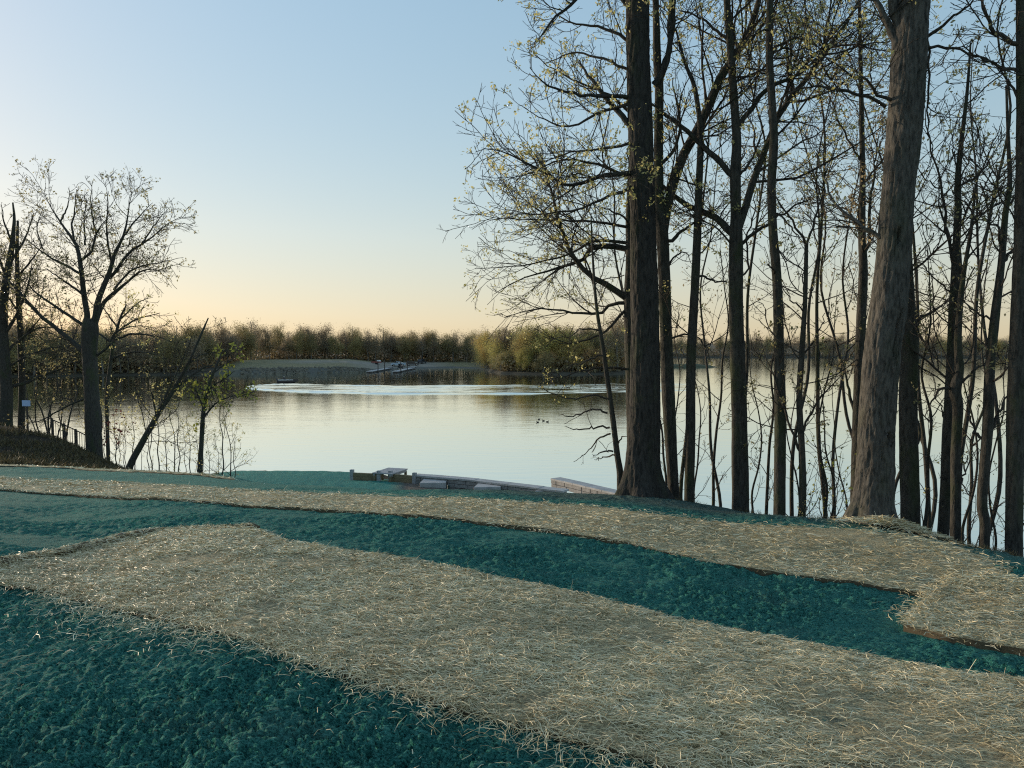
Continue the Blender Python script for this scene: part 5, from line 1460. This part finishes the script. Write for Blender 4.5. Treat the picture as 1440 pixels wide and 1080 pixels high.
# ------------------------------------------------------------------ stone wall, timbers and slabs at the waterside terrace
M['stone'] = simple_mat('pale_limestone', (0.36, 0.345, 0.33), 0.85, 0.22, 2.5, bmp=0.4)
M['stone_dark'] = simple_mat('limestone_face', (0.25, 0.235, 0.22), 0.9, 0.3, 3.5, bmp=0.5)
M['timber'] = simple_mat('sawn_timber', (0.21, 0.155, 0.085), 0.8, 0.25, 3)
M['board'] = simple_mat('weathered_boards', (0.33, 0.32, 0.32), 0.8, 0.2, 2)
M['post_green'] = simple_mat('dark_green_plastic', (0.012, 0.035, 0.03), 0.6)
wrng = random.Random(3)

def along(pts, z):
    w_ = np.array([on_plane(px, py, z)[:2] for px, py in pts])
    L = np.concatenate([[0], np.cumsum(np.hypot(*np.diff(w_, axis=0).T))])
    return w_, L

def stone_wall(pts, zt, label, th=0.55, courses=2, ch=0.2):
    w_, L = along(pts, zt)
    def at(s): return np.array([np.interp(s, L, w_[:, 0]), np.interp(s, L, w_[:, 1])])
    c = at(L[-1] / 2); root = empty('stone_wall', (c[0], c[1], float(ground(c[0], c[1])))); tag(root, label, 'wall', 'stone walls of the waterside terrace')
    s = 0.0
    while s < L[-1] - 0.1:
        l = min(wrng.uniform(0.85, 1.25), L[-1] - s)
        a, b = at(s), at(s + l); m_ = (a + b) / 2; rz = math.atan2(b[1] - a[1], b[0] - a[0])
        link('cap_stone', BM().box((m_[0], m_[1], zt - 0.05 + wrng.uniform(-0.008, 0.008)), (l - 0.02, th + 0.08, 0.1), rz + wrng.uniform(-0.01, 0.01), 0.012).done('cap_stone'), M['stone'], root)
        s += l
    for k in range(courses):
        s = -wrng.uniform(0.1, 0.5)
        while s < L[-1] - 0.1:
            l = wrng.uniform(0.5, 0.9)
            a, b = at(max(s, 0)), at(min(s + l, L[-1])); m_ = (a + b) / 2; rz = math.atan2(b[1] - a[1], b[0] - a[0])
            ll = float(np.hypot(*(b - a))) - 0.025
            if ll > 0.1:
                link('block', BM().box((m_[0], m_[1], zt - 0.105 - ch * (k + 0.5)), (ll, th + wrng.uniform(-0.04, 0.03), ch - 0.02), rz, 0.015).done('block'), M['stone_dark'], root)
            s += l
stone_wall([(584, 667), (620, 669.5), (669, 674), (720, 680), (762, 685), (796, 689)], 0.98, 'long low limestone wall curving along the waterside terrace')
stone_wall([(781, 671.5), (815, 679), (853, 688), (880, 694)], 1.0, 'shorter limestone wall running in behind the thick flared trunk', 0.6)

def timber(pts, zt, h, label):
    w_, L = along(pts, zt); a, b = w_[0], w_[-1]; m_ = (a + b) / 2; rz = math.atan2(b[1] - a[1], b[0] - a[0]); l = float(np.hypot(*(b - a)))
    root = empty('timber_edging', (m_[0], m_[1], zt - h)); tag(root, label, 'edging', 'timber edgings beside the boardwalk')
    for k in range(2):
        link('beam', BM().box((m_[0], m_[1], zt - h * (0.25 + 0.5 * k)), (l, 0.16, h * 0.48), rz, 0.01).done('beam'), M['timber'], root)
    for e in (a, b):
        link('post', BM().box((e[0], e[1], zt - h / 2 + 0.02), (0.2, 0.2, h + 0.3), rz, 0.01).done('post'), M['board'], root)
timber([(495, 664.5), (533, 666)], 0.95, 0.42, 'brown timber edging between the lawn and the boardwalk')
timber([(549, 666), (583, 669)], 0.95, 0.42, 'brown timber edging between the boardwalk and the long stone wall')

def boardwalk():
    a, b = on_plane(537, 667, 0.95)[:2], on_plane(560, 659.5, 0.95)[:2]
    m_ = (a + b) / 2; d_ = (b - a); l = float(np.hypot(*d_)); rz = math.atan2(d_[1], d_[0])
    root = empty('boardwalk', (a[0], a[1], float(ground(a[0], a[1])))); tag(root, 'grey boardwalk ramp leading out over the water between the timbers', 'boardwalk')
    n = 14
    for i in range(n):
        c = a + d_ * (i + 0.5) / n
        link('plank', BM().box((c[0], c[1], 0.98), (l / n - 0.02, 1.25, 0.05), rz, 0.004).done('plank'), M['board'], root)
    for s_ in (-0.5, 0.5):
        o_ = np.array([-d_[1], d_[0]]) / l * s_
        link('joist', BM().box((m_[0] + o_[0], m_[1] + o_[1], 0.88), (l, 0.09, 0.14), rz).done('joist'), M['board'], root)
        for t in (0.02, 0.5, 0.97):
            c = a + d_ * t + o_
            link('post', BM().box((c[0], c[1], 0.0), (0.12, 0.12, 1.7), rz).done('post'), M['timber'], root)
boardwalk()

def slab(x0, x1, y0, y1, z, label):
    a, b, c, d = [on_plane(px, py, z) for px, py in ((x0, y1), (x1, y1 - 0.5), (x1 + 1, y0), (x0 + 6, y0 - 0.3))]
    bm_ = bmesh.new()
    top = [bm_.verts.new(tuple(p)) for p in (a, b, c, d)]
    bot = [bm_.verts.new((p[0], p[1], float(ground(p[0], p[1])) - 0.1)) for p in (a, b, c, d)]
    bm_.faces.new(top); bm_.faces.new(bot[::-1])
    for i in range(4): bm_.faces.new((top[i], bot[i], bot[(i + 1) % 4], top[(i + 1) % 4]))
    bmesh.ops.bevel(bm_, geom=list(bm_.edges), offset=0.02, segments=1, affect='EDGES')
    bmesh.ops.recalc_face_normals(bm_, faces=bm_.faces)
    me = bpy.data.meshes.new('stone_slab'); bm_.to_mesh(me); bm_.free()
    tag(link('stone_slab', me, M['stone']), label, 'slab', 'stone slabs on the terrace')
slab(590, 627, 673.5, 679, 0.82, 'pale limestone slab near the boardwalk end of the long wall')
slab(666, 704, 680, 685, 0.86, 'pale limestone slab at the middle of the long stone wall')
slab(752, 792, 686.5, 690.5, 0.86, 'pale limestone slab at the gap between the two stone walls')
p = on_plane(631, 687, 0.75); g = float(ground(p[0], p[1]))
mk = empty('marker_post', (p[0], p[1], g)); tag(mk, 'short dark green marker post in front of the first slab', 'post')
link('shaft', BM().tube((p[0], p[1], g - 0.2), (p[0], p[1], g + 0.36), 0.09, 0.07, 12).done('shaft'), M['post_green'], mk)
link('cap', BM().ball((p[0], p[1], g + 0.36), 0.09, (1, 1, 0.6)).done('cap', True), M['post_green'], mk)

# ------------------------------------------------------------------ straw heaped against the thickest trunk
def straw_heap():
    rng = np.random.default_rng(71)
    c = P(1262, 744, 9.1); n = 1500
    q = rng.normal(size=(n, 2)) * np.array([0.34, 0.16])
    xy = c[:2] + q
    hz = 0.1 * np.exp(-((q[:, 0] / 0.42) ** 2 + (q[:, 1] / 0.2) ** 2)) * rng.random(n) ** 0.5
    v, f = strands(xy, ground(xy[:, 0], xy[:, 1]) + 0.03 + hz, np.full(n, 0.13), np.full(n, 0.0058), rng, 0.05)
    tag(link('straw_heap', mesh_np('straw_heap', v, f, False), M['straw']), 'loose heap of straw piled against the roots of the thickest trunk', 'straw heap', kind='stuff')
straw_heap()

# ------------------------------------------------------------------ dead grass and low brush on the mound and the bank
def tufts(name, pts, h, w_, mat, label, cat, seed):
    rng = np.random.default_rng(seed)
    n = len(pts)
    az = rng.uniform(0, 6.28, n); hh = h * rng.uniform(0.4, 1.3, n); lean = rng.normal(0, 0.45, (n, 2))
    z = ground(pts[:, 0], pts[:, 1]) - 0.03
    b0 = np.concatenate([pts, z[:, None]], 1)
    sd_ = np.stack([np.cos(az), np.sin(az), 0 * az], -1) * w_ / 2
    mid = b0 + np.concatenate([lean * hh[:, None] * 0.35, (hh * 0.55)[:, None]], 1)
    top = b0 + np.concatenate([lean * hh[:, None], (hh * 0.9)[:, None]], 1)
    V = np.stack([b0 - sd_, b0 + sd_, mid + sd_ * 0.8, mid - sd_ * 0.8, top + sd_ * 0.2, top - sd_ * 0.2], 1)
    q = np.arange(n)[:, None] * 6
    F = np.concatenate([q + np.array([[0, 1, 2, 3]]), q + np.array([[3, 2, 4, 5]])])
    tag(link(name, mesh_np(name, V, F, False), mat), label, cat, kind='stuff')
M['deadgrass'] = leaf_mat('dead_grass', (0.05, 0.045, 0.022), (0.16, 0.125, 0.06), 0.25)
def brush():
    rng = np.random.default_rng(91)
    n = 14000
    d = rng.uniform(27.5, 38.5, n); px = rng.uniform(-60, 215, n)
    keep = px < 215 - np.clip((d - 30) * 6, 0, 60)
    d, px = d[keep], px[keep]
    xy = np.stack([(px - 720) / FPX / CP * d, d], -1)
    cl = fbm(xy[:, 0] * 0.7, xy[:, 1] * 0.7, oct=3, seed=5) + rng.normal(0, 0.25, len(d)) > -0.05
    tufts('dead_grass', xy[cl], 0.22, 0.035, M['deadgrass'], 'dead grass and weeds covering the dark mound', 'grass', 92)
    n = 9000
    px = rng.uniform(880, 1480, n)
    cd_ = np.interp(px, [880, 900, 1040, 1230, 1340, 1480], [12.2, 12.0, 11.2, 9.9, 9.0, 8.0])
    d = cd_ + rng.exponential(0.5, n) - 0.25
    xy = np.stack([(px - 720) / FPX / CP * d, d], -1)
    cl = fbm(xy[:, 0] * 1.5, xy[:, 1] * 1.5, oct=2, seed=15) + rng.normal(0, 0.3, n) > 0.1
    tufts('bank_weeds', xy[cl], 0.1, 0.009, M['deadgrass'], 'short dead weeds along the brink of the lake bank', 'weeds', 93)
brush()
